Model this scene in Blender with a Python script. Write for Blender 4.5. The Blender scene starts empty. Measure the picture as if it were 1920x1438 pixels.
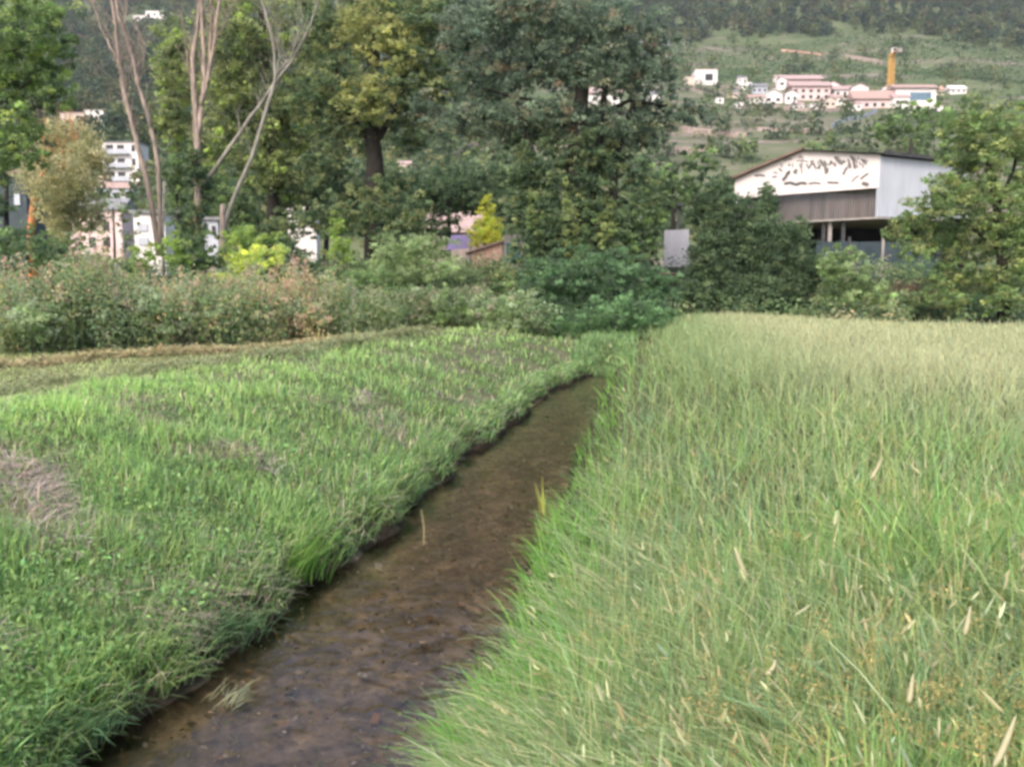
import bpy, math
import numpy as np

# ------------------------------------------------------------------ camera, sky, sun, exposure
SC = bpy.context.scene
COL = SC.collection
CAM = np.array([0.0, 0.0, 1.65])
PITCH = math.atan(179 / 1600)
cam_data = bpy.data.cameras.new("camera")
cam_data.lens = 30.0
cam_data.sensor_width = 36.0
cam_data.clip_end = 4000
cam_data.clip_start = 0.05
cam = bpy.data.objects.new("camera", cam_data)
COL.objects.link(cam)
cam.location = CAM
cam.rotation_euler = (math.radians(90) - PITCH, 0, 0)
SC.camera = cam

SUN_EL, SUN_AZ = math.radians(44), math.radians(208)      # azimuth clockwise from +Y: behind and to the left
w = bpy.data.worlds.new("World")
SC.world = w
w.use_nodes = True
nt = w.node_tree
nt.nodes.clear()
wo = nt.nodes.new("ShaderNodeOutputWorld")
bg = nt.nodes.new("ShaderNodeBackground")
sky = nt.nodes.new("ShaderNodeTexSky")
sky.sky_type = 'NISHITA'
sky.sun_disc = False
sky.sun_elevation = SUN_EL
sky.sun_rotation = SUN_AZ
sky.dust_density = 4.0
sky.air_density = 1.0
bg.inputs[1].default_value = 0.15
nt.links.new(sky.outputs[0], bg.inputs[0])
nt.links.new(bg.outputs[0], wo.inputs[0])

sd = bpy.data.lights.new("sun", 'SUN')
sd.energy = 1.1
sd.angle = math.radians(18)
sd.color = (1.0, 0.9, 0.78)
sun = bpy.data.objects.new("sun", sd)
COL.objects.link(sun)
sun.rotation_euler = (math.radians(90) - SUN_EL, 0, -SUN_AZ + math.pi)
sun.location = (-20, -20, 40)

SC.view_settings.view_transform = 'Standard'
SC.view_settings.look = 'None'
SC.view_settings.exposure = 1.24
SC.view_settings.gamma = 1.0
SC.cycles.filter_width = 3.2
SC.cycles.max_bounces = 6
SC.cycles.diffuse_bounces = 3
SC.cycles.transmission_bounces = 3
SC.cycles.transparent_max_bounces = 8
SC.cycles.caustics_reflective = False
SC.cycles.caustics_refractive = False

R = np.random.default_rng(11)


# ------------------------------------------------------------------ projection and terrain
def ray(px, py):
    xc, yc = (px - 960) / 1600, (719 - py) / 1600
    c, s = math.cos(PITCH), math.sin(PITCH)
    return np.array([xc, c + yc * s, -s + yc * c])


def P(px, py, d):
    r = ray(px, py)
    return CAM + r * (d / r[1])


def sstep(t):
    t = np.clip(t, 0, 1)
    return t * t * (3 - 2 * t)


def left_edge(y):
    return -2.915 + 0.192 * y + .06 * np.sin(y * .9) + .07 * np.sin(y * 2.3 + 1) + .045 * np.sin(y * 5.2) + .75 * np.clip((y - 20.5) / 5, 0, 1) ** 1.5 * (y < 60)


def right_edge(y):
    return -1.0 + 0.156 * y + 0.05 * np.sin(y * 1.3 + 1)


def wob(x, y, s):
    return (np.sin(x * 1.7 / s + 1.3 * np.sin(y * .9 / s)) + np.sin(y * 1.9 / s + 1.1 * np.sin(x * 1.1 / s + 2)) + np.sin((x + y) * 2.7 / s) * .5) / 2.5


def clump_noise(x, y, s=1.0, k=0):
    return .5 + .5 * wob(x + 13.7 * k, y - 7.1 * k, s)


HY = [95, 130, 180, 250, 330, 430, 460, 560, 680, 800, 1000, 1500]
HZ = [-2, 2.3, 15, 36, 61.5, 93, 104, 141, 195, 257, 362, 600]


def Hnear(x, y):
    uL = left_edge(y) - x
    uR = x - right_edge(y)
    zl = np.where(uL < .28, -.95 + 0.37 * sstep(uL / .28), 0)
    s = np.clip((uL - .28) / 4.2, 0, 1)
    zl = np.where(uL >= .28, -.58 + .90 * (1 - (1 - s) ** 1.9) - .22 * sstep((uL - 4.5) / 3), zl)
    zr = np.where(uR < .25, -.95 + .35 * sstep(uR / .25), -.60 + .84 * (1 - (1 - np.clip((uR - .25) / 3.2, 0, 1)) ** 2) - .24 * sstep((uR - 4) / 6))
    z = np.where(uL > 0, zl, np.where(uR > 0, zr, -.95))
    z = z + (-.05 - z) * sstep((y - 24.5) / 2.5) * (z < -.05)
    amp = np.clip(np.maximum(uL, uR) * .5, 0.15, 1)
    z = z + .045 * amp * wob(x, y, .8) + .05 * amp * wob(x + 5, y, 3)
    z = z + 2.2 * sstep((y - 37.5) / 8)
    return z


def Hhill(x, y):
    return np.interp(y, HY, HZ) + np.clip((y - 120) / 400, 0, 1.5) * 4.5 * wob(x, y, 60)


def hill_hit(px, py, near=125):
    r = ray(px, py)
    r = r / r[1]
    for d in np.arange(near, 1300, 1.5):
        p = CAM + r * d
        if p[2] < Hhill(p[0], p[1]):
            return p
    return CAM + r * 700


# ------------------------------------------------------------------ materials
def lin(r, g, b):
    f = lambda c: c / 12.92 if c <= .04045 else ((c + .055) / 1.055) ** 2.4
    return (f(r / 255), f(g / 255), f(b / 255))


def new_mat(name):
    m = bpy.data.materials.new(name)
    m.use_nodes = True
    t = m.node_tree
    t.nodes.clear()
    return m, t, t.nodes.new, t.links.new


def plain_mat(name, c1, c2=None, scale=3.0, rough=.75, bump=0.0, detail=6, stretch=(1, 1, 1), metallic=0.0, thresh=(.35, .65)):
    m, t, N, L = new_mat(name)
    out = N("ShaderNodeOutputMaterial")
    b = N("ShaderNodeBsdfPrincipled")
    L(b.outputs[0], out.inputs[0])
    b.inputs["Roughness"].default_value = rough
    b.inputs["Metallic"].default_value = metallic
    b.inputs["Specular IOR Level"].default_value = .3
    tc = N("ShaderNodeTexCoord")
    mp = N("ShaderNodeMapping")
    mp.inputs["Scale"].default_value = stretch
    L(tc.outputs["Object"], mp.inputs[0])
    nz = N("ShaderNodeTexNoise")
    nz.inputs["Scale"].default_value = scale
    nz.inputs["Detail"].default_value = detail
    nz.inputs["Roughness"].default_value = .65
    L(mp.outputs[0], nz.inputs["Vector"])
    rp = N("ShaderNodeValToRGB")
    c2 = c2 or tuple(c * .7 for c in c1)
    rp.color_ramp.elements[0].position = thresh[0]
    rp.color_ramp.elements[1].position = thresh[1]
    rp.color_ramp.elements[0].color = (*c2, 1)
    rp.color_ramp.elements[1].color = (*c1, 1)
    L(nz.outputs[0], rp.inputs[0])
    L(rp.outputs[0], b.inputs["Base Color"])
    if bump:
        bp = N("ShaderNodeBump")
        bp.inputs["Strength"].default_value = bump
        bp.inputs["Distance"].default_value = .05
        L(nz.outputs[0], bp.inputs["Height"])
        L(bp.outputs[0], b.inputs["Normal"])
    return m


def leaf_mat(name, trans=.35, rough=.6, gain=1.0, sat=1.0):
    """Foliage: the leaf's own colour comes from its 'tint', with some light let through."""
    m, t, N, L = new_mat(name)
    out = N("ShaderNodeOutputMaterial")
    at = N("ShaderNodeAttribute")
    at.attribute_name = "tint"
    b = N("ShaderNodeBsdfPrincipled")
    b.inputs["Roughness"].default_value = rough
    b.inputs["Specular IOR Level"].default_value = .25
    tr = N("ShaderNodeBsdfTranslucent")
    hs = N("ShaderNodeHueSaturation")
    hs.inputs["Saturation"].default_value = 1.1
    hs.inputs["Value"].default_value = 1.25
    gn = N("ShaderNodeVectorMath")
    gn.operation = 'SCALE'
    gn.inputs["Scale"].default_value = gain
    h0 = N("ShaderNodeHueSaturation")
    h0.inputs["Saturation"].default_value = sat
    L(at.outputs["Color"], h0.inputs["Color"])
    L(h0.outputs[0], gn.inputs[0])
    L(gn.outputs[0], b.inputs["Base Color"])
    L(gn.outputs[0], hs.inputs["Color"])
    L(hs.outputs[0], tr.inputs[0])
    mx = N("ShaderNodeMixShader")
    mx.inputs[0].default_value = trans
    L(b.outputs[0], mx.inputs[1])
    L(tr.outputs[0], mx.inputs[2])
    L(mx.outputs[0], out.inputs[0])
    return m


M = {}
M["leaf"] = leaf_mat("leaf", .52, .65, 3.5, .86)
M["far_leaf"] = leaf_mat("far_leaf", .35, .7, 1.75)
M["grass"] = leaf_mat("grass_blade", .42, .6, 1.8, .95)
M["bank"] = leaf_mat("bank_blade", .45, .6, 2.6, .85)
M["dry"] = leaf_mat("dry_stem", .15, .8, 1.25)
M["bark_dark"] = plain_mat("dark_bark", (.035, .03, .026), (.016, .014, .012), 6, .9, .6, stretch=(2, 2, .5))
M["bark_pale"] = plain_mat("pale_bark", (.42, .33, .28), (.15, .125, .11), 4.5, .85, .7, stretch=(2, 2, .35))
M["bark_grey"] = plain_mat("grey_bark", (.30, .28, .25), (.15, .14, .12), 2.5, .85, .4, stretch=(2, 2, .4))
M["bark_sunlit"] = plain_mat("sunlit_orange_bark", (.58, .23, .09), (.34, .14, .07), 2.5, .85, .4, stretch=(2, 2, .4), thresh=(.3, .6))  # the sun's orange on the trunk is put into the bark colour
M["white"] = plain_mat("white_render", (.78, .74, .73), (.64, .60, .59), 1.3, .8)
M["white_blue"] = plain_mat("bluish_white_and_shade", (.46, .48, .54), (.38, .40, .45), .6, .6, stretch=(3, 3, .6))  # pale bluish walls; also the warehouse side wall's shade as colour
M["cream"] = plain_mat("cream_render", (.66, .56, .48), (.48, .40, .34), 1.2, .85)
M["pink"] = plain_mat("pink_render", (.66, .38, .32), (.5, .3, .26), 1.5, .85)
M["rose"] = plain_mat("rose_render", (.74, .58, .57), (.58, .43, .42), .5, .85)
M["roof_red"] = plain_mat("red_tile_roof", (.42, .30, .27), (.30, .21, .19), 1.5, .85, stretch=(1, 1, 4))
M["roof_pink"] = plain_mat("pale_tile_roof", (.46, .34, .33), (.30, .22, .22), 1.4, .85, stretch=(1, 1, 4))
M["roof_grey"] = plain_mat("grey_roof", (.24, .24, .26), (.15, .15, .16), 1.0, .7)
M["roof_brown"] = plain_mat("brown_fibre_roof", (.22, .15, .12), (.12, .085, .07), .8, .85)
M["glass_dark"] = plain_mat("dark_window", (.035, .04, .05), (.02, .02, .025), 1.0, .15)
M["glass_blue"] = plain_mat("blue_window", (.16, .25, .32), (.09, .14, .2), .6, .15)
M["dark"] = plain_mat("undercroft_shade", (.03, .028, .028), (.018, .018, .018), 1.2, .9)  # near black: shade of the warehouse undercroft painted as wall colour
M["concrete"] = plain_mat("concrete", (.36, .33, .31), (.23, .21, .2), 1.6, .9, .2)
M["stone"] = plain_mat("terrace_stone", (.40, .32, .29), (.22, .18, .165), .9, .95, .4)
M["teal"] = plain_mat("teal_paint", (.03, .13, .14), (.02, .08, .09), 2.0, .5)
M["yellow"] = plain_mat("crane_yellow", (.60, .36, .10), (.46, .27, .08), 1.0, .5)
M["lilac"] = plain_mat("lilac_sheet", (.42, .32, .56), (.3, .23, .4), 2.5, .6)
M["netting"] = plain_mat("blue_grey_sheet", (.055, .075, .088), (.035, .05, .058), 1.4, .7)
M["board"] = plain_mat("white_board", (.60, .58, .62), (.46, .44, .47), 1.2, .6, stretch=(1, 1, .4))
M["metal_dark"] = plain_mat("dark_steel", (.07, .07, .075), (.04, .04, .04), 3, .5)
M["rust"] = plain_mat("red_awning", (.40, .16, .16), (.28, .11, .11), 2, .8)
M["mark"] = plain_mat("peeled_paint_mark", (.20, .20, .21), (.06, .06, .06), 2.4, .9, thresh=(.4, .6))


def cladding_mat():
    m, t, N, L = new_mat("brown_corrugated_sheet")
    out = N("ShaderNodeOutputMaterial")
    b = N("ShaderNodeBsdfPrincipled")
    b.inputs["Roughness"].default_value = .7
    at = N("ShaderNodeTexCoord")
    mp = N("ShaderNodeMapping")
    mp.inputs["Scale"].default_value = (1.0, 1.0, .12)
    nz = N("ShaderNodeTexNoise")
    nz.inputs["Scale"].default_value = 2.2
    L(at.outputs["Object"], mp.inputs[0])
    L(mp.outputs[0], nz.inputs["Vector"])
    rp = N("ShaderNodeValToRGB")
    rp.color_ramp.elements[0].position = .35
    rp.color_ramp.elements[1].position = .7
    rp.color_ramp.elements[0].color = (.065, .058, .056, 1)
    rp.color_ramp.elements[1].color = (.135, .112, .105, 1)
    L(nz.outputs[0], rp.inputs[0])
    L(rp.outputs[0], b.inputs["Base Color"])
    L(b.outputs[0], out.inputs[0])
    return m


M["cladding"] = cladding_mat()


def ground_mat():
    m, t, N, L = new_mat("meadow_soil")
    out = N("ShaderNodeOutputMaterial")
    b = N("ShaderNodeBsdfPrincipled")
    b.inputs["Roughness"].default_value = .95
    b.inputs["Specular IOR Level"].default_value = .15
    at = N("ShaderNodeAttribute")
    at.attribute_name = "tint"
    tc = N("ShaderNodeTexCoord")
    nz = N("ShaderNodeTexNoise")
    nz.inputs["Scale"].default_value = 9
    nz.inputs["Detail"].default_value = 10
    nz.inputs["Roughness"].default_value = .75
    L(tc.outputs["Object"], nz.inputs["Vector"])
    rp = N("ShaderNodeValToRGB")
    rp.color_ramp.elements[0].position = .3
    rp.color_ramp.elements[1].position = .72
    rp.color_ramp.elements[0].color = (.35, .35, .35, 1)
    rp.color_ramp.elements[1].color = (1.5, 1.45, 1.4, 1)
    L(nz.outputs[0], rp.inputs[0])
    mx = N("ShaderNodeMixRGB")
    mx.blend_type = 'MULTIPLY'
    mx.inputs[0].default_value = 1
    L(at.outputs["Color"], mx.inputs[1])
    L(rp.outputs[0], mx.inputs[2])
    L(mx.outputs[0], b.inputs["Base Color"])
    bp = N("ShaderNodeBump")
    bp.inputs["Strength"].default_value = .8
    bp.inputs["Distance"].default_value = .04
    L(nz.outputs[0], bp.inputs["Height"])
    L(bp.outputs[0], b.inputs["Normal"])
    L(b.outputs[0], out.inputs[0])
    return m


M["ground"] = ground_mat()
M["painted"] = leaf_mat("old_painted_sheet", 0.0, .7)


def hill_mat():
    m, t, N, L = new_mat("hillside_ground")
    out = N("ShaderNodeOutputMaterial")
    b = N("ShaderNodeBsdfPrincipled")
    b.inputs["Roughness"].default_value = .95
    b.inputs["Specular IOR Level"].default_value = .1
    tc = N("ShaderNodeTexCoord")

    def noise(scale, st, detail=8, rough=.65):
        mp = N("ShaderNodeMapping")
        mp.inputs["Scale"].default_value = st
        L(tc.outputs["Object"], mp.inputs[0])
        nz = N("ShaderNodeTexNoise")
        nz.inputs["Scale"].default_value = scale
        nz.inputs["Detail"].default_value = detail
        nz.inputs["Roughness"].default_value = rough
        L(mp.outputs[0], nz.inputs["Vector"])
        return nz.outputs[0]

    def ramp(src, stops):
        rp = N("ShaderNodeValToRGB")
        e = rp.color_ramp.elements
        while len(e) < len(stops):
            e.new(.5)
        for k, (p, c) in enumerate(stops):
            e[k].position = p
            e[k].color = (*c, 1)
        L(src, rp.inputs[0])
        return rp.outputs[0]

    green = ramp(noise(.035, (1, 1.3, 1)), [(.3, (.05, .075, .04)), (.45, (.085, .115, .055)), (.58, (.12, .14, .075)), (.72, (.16, .165, .11))])
    soil = ramp(noise(.14, (1, 1, 1)), [(.3, (.085, .095, .06)), (.5, (.17, .15, .12)), (.62, (.26, .21, .185)), (.78, (.36, .29, .26))])
    mask = ramp(noise(.018, (.7, 2.4, 2.4), 6, .7), [(.52, (0, 0, 0)), (.60, (1, 1, 1))])
    mx = N("ShaderNodeMixRGB")
    at = N("ShaderNodeAttribute")
    at.attribute_name = "tint"
    sp = N("ShaderNodeSeparateColor")
    L(at.outputs["Color"], sp.inputs[0])
    brk = ramp(noise(.05, (1, 1.6, 1.6), 8, .75), [(.40, (.05, .05, .05)), (.57, (1, 1, 1))])
    m2 = N("ShaderNodeMath")
    m2.operation = 'MULTIPLY'
    L(sp.outputs[1], m2.inputs[0])
    L(brk, m2.inputs[1])
    m3 = N("ShaderNodeMath")
    m3.operation = 'MAXIMUM'
    L(m2.outputs[0], m3.inputs[0])
    L(mask, m3.inputs[1])
    L(m3.outputs[0], mx.inputs[0])
    L(green, mx.inputs[1])
    L(soil, mx.inputs[2])
    # bare earth only on the village slope, not on the wooded one
    mx2 = N("ShaderNodeMixRGB")
    L(sp.outputs[0], mx2.inputs[0])
    L(green, mx2.inputs[1])
    L(mx.outputs[0], mx2.inputs[2])
    L(mx2.outputs[0], b.inputs["Base Color"])
    L(b.outputs[0], out.inputs[0])
    return m


M["hill"] = hill_mat()


def water_mat():
    m, t, N, L = new_mat("shallow_ditch_water")
    out = N("ShaderNodeOutputMaterial")
    tc = N("ShaderNodeTexCoord")
    nz = N("ShaderNodeTexNoise")
    nz.inputs["Scale"].default_value = 4.0
    nz.inputs["Detail"].default_value = 5
    nz.inputs["Distortion"].default_value = .8
    L(tc.outputs["Object"], nz.inputs["Vector"])
    bp = N("ShaderNodeBump")
    bp.inputs["Strength"].default_value = .34
    bp.inputs["Distance"].default_value = .05
    L(nz.outputs[0], bp.inputs["Height"])
    tr = N("ShaderNodeBsdfTransparent")
    tr.inputs[0].default_value = (.90, .84, .75, 1)
    gl = N("ShaderNodeBsdfGlossy")
    gl.inputs["Roughness"].default_value = .1
    L(bp.outputs[0], gl.inputs["Normal"])
    fr = N("ShaderNodeFresnel")
    fr.inputs[0].default_value = 1.5
    L(bp.outputs[0], fr.inputs["Normal"])
    mx = N("ShaderNodeMixShader")
    L(fr.outputs[0], mx.inputs[0])
    L(tr.outputs[0], mx.inputs[1])
    L(gl.outputs[0], mx.inputs[2])
    L(mx.outputs[0], out.inputs[0])
    return m


M["water"] = water_mat()

# ------------------------------------------------------------------ mesh helpers
WLOC = {}


def tag(o, label=None, cat=None, group=None, kind=None):
    if label:
        o["label"] = label
    if cat:
        o["category"] = cat
    if group:
        o["group"] = group
    if kind:
        o["kind"] = kind
    return o


def thing(name, label, cat, loc, group=None):
    o = bpy.data.objects.new(name, None)
    COL.objects.link(o)
    o.location = tuple(loc)
    o.empty_display_size = .3
    WLOC[o.name] = np.array(loc, float)
    return tag(o, label, cat, group)


class MB:
    """Collects faces (world coordinates), then links them as ONE mesh object."""

    def __init__(s):
        s.v, s.f4, s.f3, s.c, s.n = [], [], [], [], 0

    def add(s, v, f4=None, f3=None, c=(.5, .5, .5)):
        v = np.asarray(v, float).reshape(-1, 3)
        if f4 is not None and len(f4):
            s.f4.append(np.asarray(f4, np.int64) + s.n)
        if f3 is not None and len(f3):
            s.f3.append(np.asarray(f3, np.int64) + s.n)
        s.v.append(v)
        c = np.asarray(c, float)
        s.c.append(np.broadcast_to(c, v.shape) if c.ndim == 1 else c)
        s.n += len(v)
        return s

    def box(s, c, size, yaw=0.0, col=(.5, .5, .5)):
        h = np.array(size) / 2
        q = np.array([[x, y, z] for z in (-1, 1) for y in (-1, 1) for x in (-1, 1)]) * h
        ca, sa = math.cos(yaw), math.sin(yaw)
        q = np.c_[q[:, 0] * ca - q[:, 1] * sa, q[:, 0] * sa + q[:, 1] * ca, q[:, 2]] + np.array(c)
        return s.add(q, [[0, 2, 3, 1], [4, 5, 7, 6], [0, 1, 5, 4], [2, 6, 7, 3], [0, 4, 6, 2], [1, 3, 7, 5]], c=col)

    def tube(s, pts, rad, n=8, col=(.5, .5, .5), jitter=0.0):
        pts = np.asarray(pts, float)
        rad = np.broadcast_to(np.asarray(rad, float), (len(pts),))
        rings = []
        for i, p in enumerate(pts):
            d = pts[min(i + 1, len(pts) - 1)] - pts[max(i - 1, 0)]
            d = d / (np.linalg.norm(d) + 1e-9)
            a = np.cross(d, (1, 0, 0) if abs(d[0]) < .8 else (0, 1, 0))
            a /= np.linalg.norm(a)
            b = np.cross(d, a)
            th = np.linspace(0, 2 * np.pi, n, endpoint=False)
            rr = rad[i] * (1 + jitter * R.normal(size=n))
            rings.append(p + np.outer(np.cos(th) * rr, a) + np.outer(np.sin(th) * rr, b))
        v = np.concatenate(rings + [pts[:1], pts[-1:]])
        f = []
        for i in range(len(pts) - 1):
            for k in range(n):
                f.append([i * n + k, i * n + (k + 1) % n, (i + 1) * n + (k + 1) % n, (i + 1) * n + k])
        m = len(pts) * n
        t = [[m, (k + 1) % n, k] for k in range(n)] + [[m + 1, m - n + k, m - n + (k + 1) % n] for k in range(n)]
        return s.add(v, f, t, c=col)

    def prism(s, poly, vec, col=(.5, .5, .5)):
        """A planar polygon (list of 3D points, 3 or 4 corners or a fan) pushed along vec."""
        a = np.asarray(poly, float)
        n = len(a)
        b = a + np.asarray(vec)
        ca, cb = a.mean(0), b.mean(0)
        v = np.concatenate([a, b, [ca], [cb]])
        f = [[k, (k + 1) % n, n + (k + 1) % n, n + k] for k in range(n)]
        t = [[2 * n, (k + 1) % n, k] for k in range(n)] + [[2 * n + 1, n + k, n + (k + 1) % n] for k in range(n)]
        return s.add(v, f, t, c=col)

    def build(s, name, mat, parent=None, loc=None, smooth=False):
        v = np.concatenate(s.v)
        c = np.concatenate(s.c)
        off = np.zeros(3)
        if parent is not None:
            off = WLOC[parent.name]
        elif loc is not None:
            off = np.array(loc, float)
        me = bpy.data.meshes.new(name)
        f4 = np.concatenate(s.f4) if s.f4 else np.zeros((0, 4), np.int64)
        f3 = np.concatenate(s.f3) if s.f3 else np.zeros((0, 3), np.int64)
        me.vertices.add(len(v))
        me.vertices.foreach_set("co", (v - off).astype(np.float32).ravel())
        me.loops.add(f4.size + f3.size)
        me.loops.foreach_set("vertex_index", np.concatenate([f4.ravel(), f3.ravel()]).astype(np.int32))
        me.polygons.add(len(f4) + len(f3))
        st = np.concatenate([np.arange(len(f4)) * 4, f4.size + np.arange(len(f3)) * 3]).astype(np.int32)
        me.polygons.foreach_set("loop_start", st)
        me.polygons.foreach_set("use_smooth", np.full(len(f4) + len(f3), smooth))
        at = me.attributes.new("tint", 'FLOAT_COLOR', 'POINT')
        at.data.foreach_set("color", np.c_[c, np.ones(len(c))].astype(np.float32).ravel())
        me.update(calc_edges=True)
        me.validate()
        me.materials.append(M[mat] if isinstance(mat, str) else mat)
        o = bpy.data.objects.new(name, me)
        COL.objects.link(o)
        if parent is not None:
            o.parent = parent
            WLOC[o.name] = off
        else:
            o.location = tuple(off)
            WLOC[o.name] = off
        return o


def mixc(a, b, t):
    a, b = np.asarray(a), np.asarray(b)
    return a + (b - a) * np.asarray(t)[..., None]


def blades(mb, P0, ln, az, th0, th1, wd, c0, c1, seg=3, tipw=.12):
    """Grass blades: arcs of length ln from P0, leaning towards az, tilted th0 at the root and th1 at the tip."""
    n = len(P0)
    t = np.linspace(0, 1, seg + 1)
    th = th0[:, None] + (th1 - th0)[:, None] * t[None, :]
    ds = (ln / seg)[:, None]
    mid = (th[:, 1:] + th[:, :-1]) / 2
    hor = np.concatenate([np.zeros((n, 1)), np.cumsum(np.sin(mid) * ds, 1)], 1)
    ver = np.concatenate([np.zeros((n, 1)), np.cumsum(np.cos(mid) * ds, 1)], 1)
    ctr = np.stack([P0[:, 0:1] + hor * np.cos(az)[:, None], P0[:, 1:2] + hor * np.sin(az)[:, None], P0[:, 2:3] + ver], -1)
    tw = az + np.pi / 2 + R.normal(0, .6, n)
    wv = np.stack([np.cos(tw), np.sin(tw), R.normal(0, .15, n)], -1)
    prof = np.clip(1 - t ** 2.2, tipw, 1) * np.where(t == 0, .7, 1)
    half = wv[:, None, :] * (wd[:, None] * prof[None, :] / 2)[..., None]
    v = np.stack([ctr - half, ctr + half], 2).reshape(-1, 3)
    k = (seg + 1) * 2
    base = (np.arange(n) * k)[:, None]
    f = []
    for i in range(seg):
        f.append(np.concatenate([base + 2 * i, base + 2 * i + 1, base + 2 * i + 3, base + 2 * i + 2], 1))
    f = np.stack(f, 1).reshape(-1, 4)
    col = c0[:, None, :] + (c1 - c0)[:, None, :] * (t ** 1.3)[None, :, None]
    col = np.repeat(col, 2, axis=1).reshape(-1, 3)
    mb.add(v, f, c=col)
    return ctr[:, -1], th1


def leaves(mb, C, size, col, up=.5, fold=.25, aspect=.55):
    """Leaf-sized folded diamonds at C with random attitude (normals leaning upward by 'up')."""
    n = len(C)
    nr = R.normal(size=(n, 3))
    nr[:, 2] = nr[:, 2] + up * 1.6
    nr /= np.linalg.norm(nr, axis=1)[:, None]
    a = np.cross(nr, R.normal(size=(n, 3)))
    a /= np.linalg.norm(a, axis=1)[:, None]
    b = np.cross(nr, a)
    s = np.broadcast_to(size, (n,))[:, None] / 2
    v = np.stack([C - a * s, C + b * s * aspect + nr * s * fold, C + a * s, C - b * s * aspect + nr * s * fold], 1).reshape(-1, 3)
    f = (np.arange(n) * 4)[:, None] + np.arange(4)[None, :]
    mb.add(v, f, c=np.repeat(col, 4, axis=0))


def rdir(n):
    v = R.normal(size=(n, 3))
    return v / np.linalg.norm(v, axis=1)[:, None]


def vary(base, n, amt=.22, hue=.12):
    c = np.asarray(base) * np.exp(R.normal(0, amt, n))[:, None]
    sh = R.normal(0, hue, n)
    c = c * np.stack([1 + sh, np.ones(n), 1 - sh * .5], 1)
    return np.clip(c, .004, .9)


def puff(mb, c, rad, leaf, cols, cover=2.6, clump=None, shell=2.2, up=.5, droop=0.0):
    """One bough of a crown: leaf clumps scattered through an ellipsoid. cols = list of (colour, weight)."""
    rad = np.asarray(rad, float)
    nl = int(cover * math.pi * rad[0] * rad[2] / (.28 * leaf * leaf))
    cl = clump or max(.12, .2 * float(rad.mean()) ** .6)
    per = 26
    nc = max(6, nl // per)
    wts = np.array([x[1] for x in cols], float)
    pick = R.choice(len(cols), nc, p=wts / wts.sum())
    u = R.random(nc) ** (1 / shell)
    cc = np.asarray(c) + rdir(nc) * u[:, None] * rad * (1 + R.normal(0, .10, nc))[:, None]
    ccol = np.array([x[0] for x in cols])[pick] * np.exp(R.normal(0, .2, nc))[:, None]
    idx = np.repeat(np.arange(nc), per)
    cr = cl * np.exp(R.normal(0, .3, nc))
    pos = cc[idx] + rdir(len(idx)) * (cr[idx] * R.random(len(idx)) ** .5)[:, None] * np.array([1.15, 1.15, .75 + droop])
    if droop:
        pos[:, 2] -= droop * R.random(len(pos)) * cl * 2
    col = vary((1, 1, 1), len(idx), .16, .07) * ccol[idx]
    leaves(mb, pos, leaf * np.exp(R.normal(0, .25, len(idx))), col, up)


def pix_puffs(mb, d, ells, leaf, cols, cover=2.6, up=.5, depth=1.0, **k):
    """Boughs given by where they stand in the photo and how far off: real ellipsoids with their own depth."""
    for e in ells:
        px, py, rx, ry = e[:4]
        dd = d + (e[4] if len(e) > 4 else R.uniform(-.8, .8) * depth)
        c = P(px, py, dd)
        ax, az = rx / 1600 * dd, ry / 1600 * dd
        puff(mb, c, (ax, min(ax, az * 1.6) * depth, az), leaf, e[5] if len(e) > 5 else cols, cover, up=up, **k)


def gz(x, y):
    return float(Hnear(np.float64(x), np.float64(y)))


def base_of(px, d):
    p = P(px, 560, d)
    return np.array([p[0], p[1], gz(p[0], p[1])])


# ------------------------------------------------------------------ setting: ground, hillside, water
def build_ground():
    v = np.concatenate([-np.geomspace(.2, 30, 30)[::-1], np.arange(0, 40, .22), np.geomspace(40, 165, 40)])
    s = np.concatenate([-np.geomspace(6, 190, 45)[::-1], np.arange(-5.8, 5.8, .12), np.geomspace(6, 190, 45)])
    Y, S = np.meshgrid(v, s, indexing='ij')
    ctr = np.where(Y < 60, (left_edge(Y) + right_edge(Y)) / 2, (left_edge(60.) + right_edge(60.)) / 2)
    X = ctr + S
    Z = Hnear(X, Y) + .02 * R.normal(size=X.shape) * (np.abs(S) < 6)
    uL, uR = left_edge(Y) - X, X - right_edge(Y)
    c = np.zeros(X.shape + (3,))
    c[:] = (.075, .085, .04)
    bed = (uL < 0) & (uR < 0) & (Y < 25)
    bm = clump_noise(X, Y, .22, 3)
    c[bed] = ((.23, .185, .13) + (bm[..., None] * np.array([.26, .20, .135])))[bed]
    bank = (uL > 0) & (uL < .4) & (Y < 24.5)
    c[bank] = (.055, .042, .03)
    slope = (uL >= .4) & (uL < 5)
    c[slope] = (.10, .13, .055)
    dryp = clump_noise(X, Y, .9, 5) * .6 + clump_noise(X, Y, .33, 3) * .4
    dk_ = sstep((dryp - .5) / .15)[..., None] * slope[..., None]
    c = c + (np.array([.17, .15, .115]) - c) * dk_ * .6
    mead = (uL >= 5) & (Y < 33)
    c[mead] = (.15, .165, .07)
    c[(uR > 0) & (uR < .35) & (Y < 24.5)] = (.05, .05, .028)
    c *= np.exp(R.normal(0, .12, X.shape))[..., None]
    n0, n1 = X.shape
    i = np.arange(n0 * n1).reshape(n0, n1)
    f = np.stack([i[:-1, :-1], i[:-1, 1:], i[1:, 1:], i[1:, :-1]], -1).reshape(-1, 4)
    mb = MB().add(np.stack([X, Y, Z], -1), f, c=c.reshape(-1, 3))
    tag(mb.build("ground", "ground", smooth=True), kind="structure")


def woods_edge(x):
    """Distance at which the woods begin on the hillside."""
    return np.interp(x, [-400, -60, 20, 120, 250, 330, 420], [250, 270, 500, 640, 690, 640, 580]) + 18 * np.sin(x * .05) + 12 * np.sin(x * .13)


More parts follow.
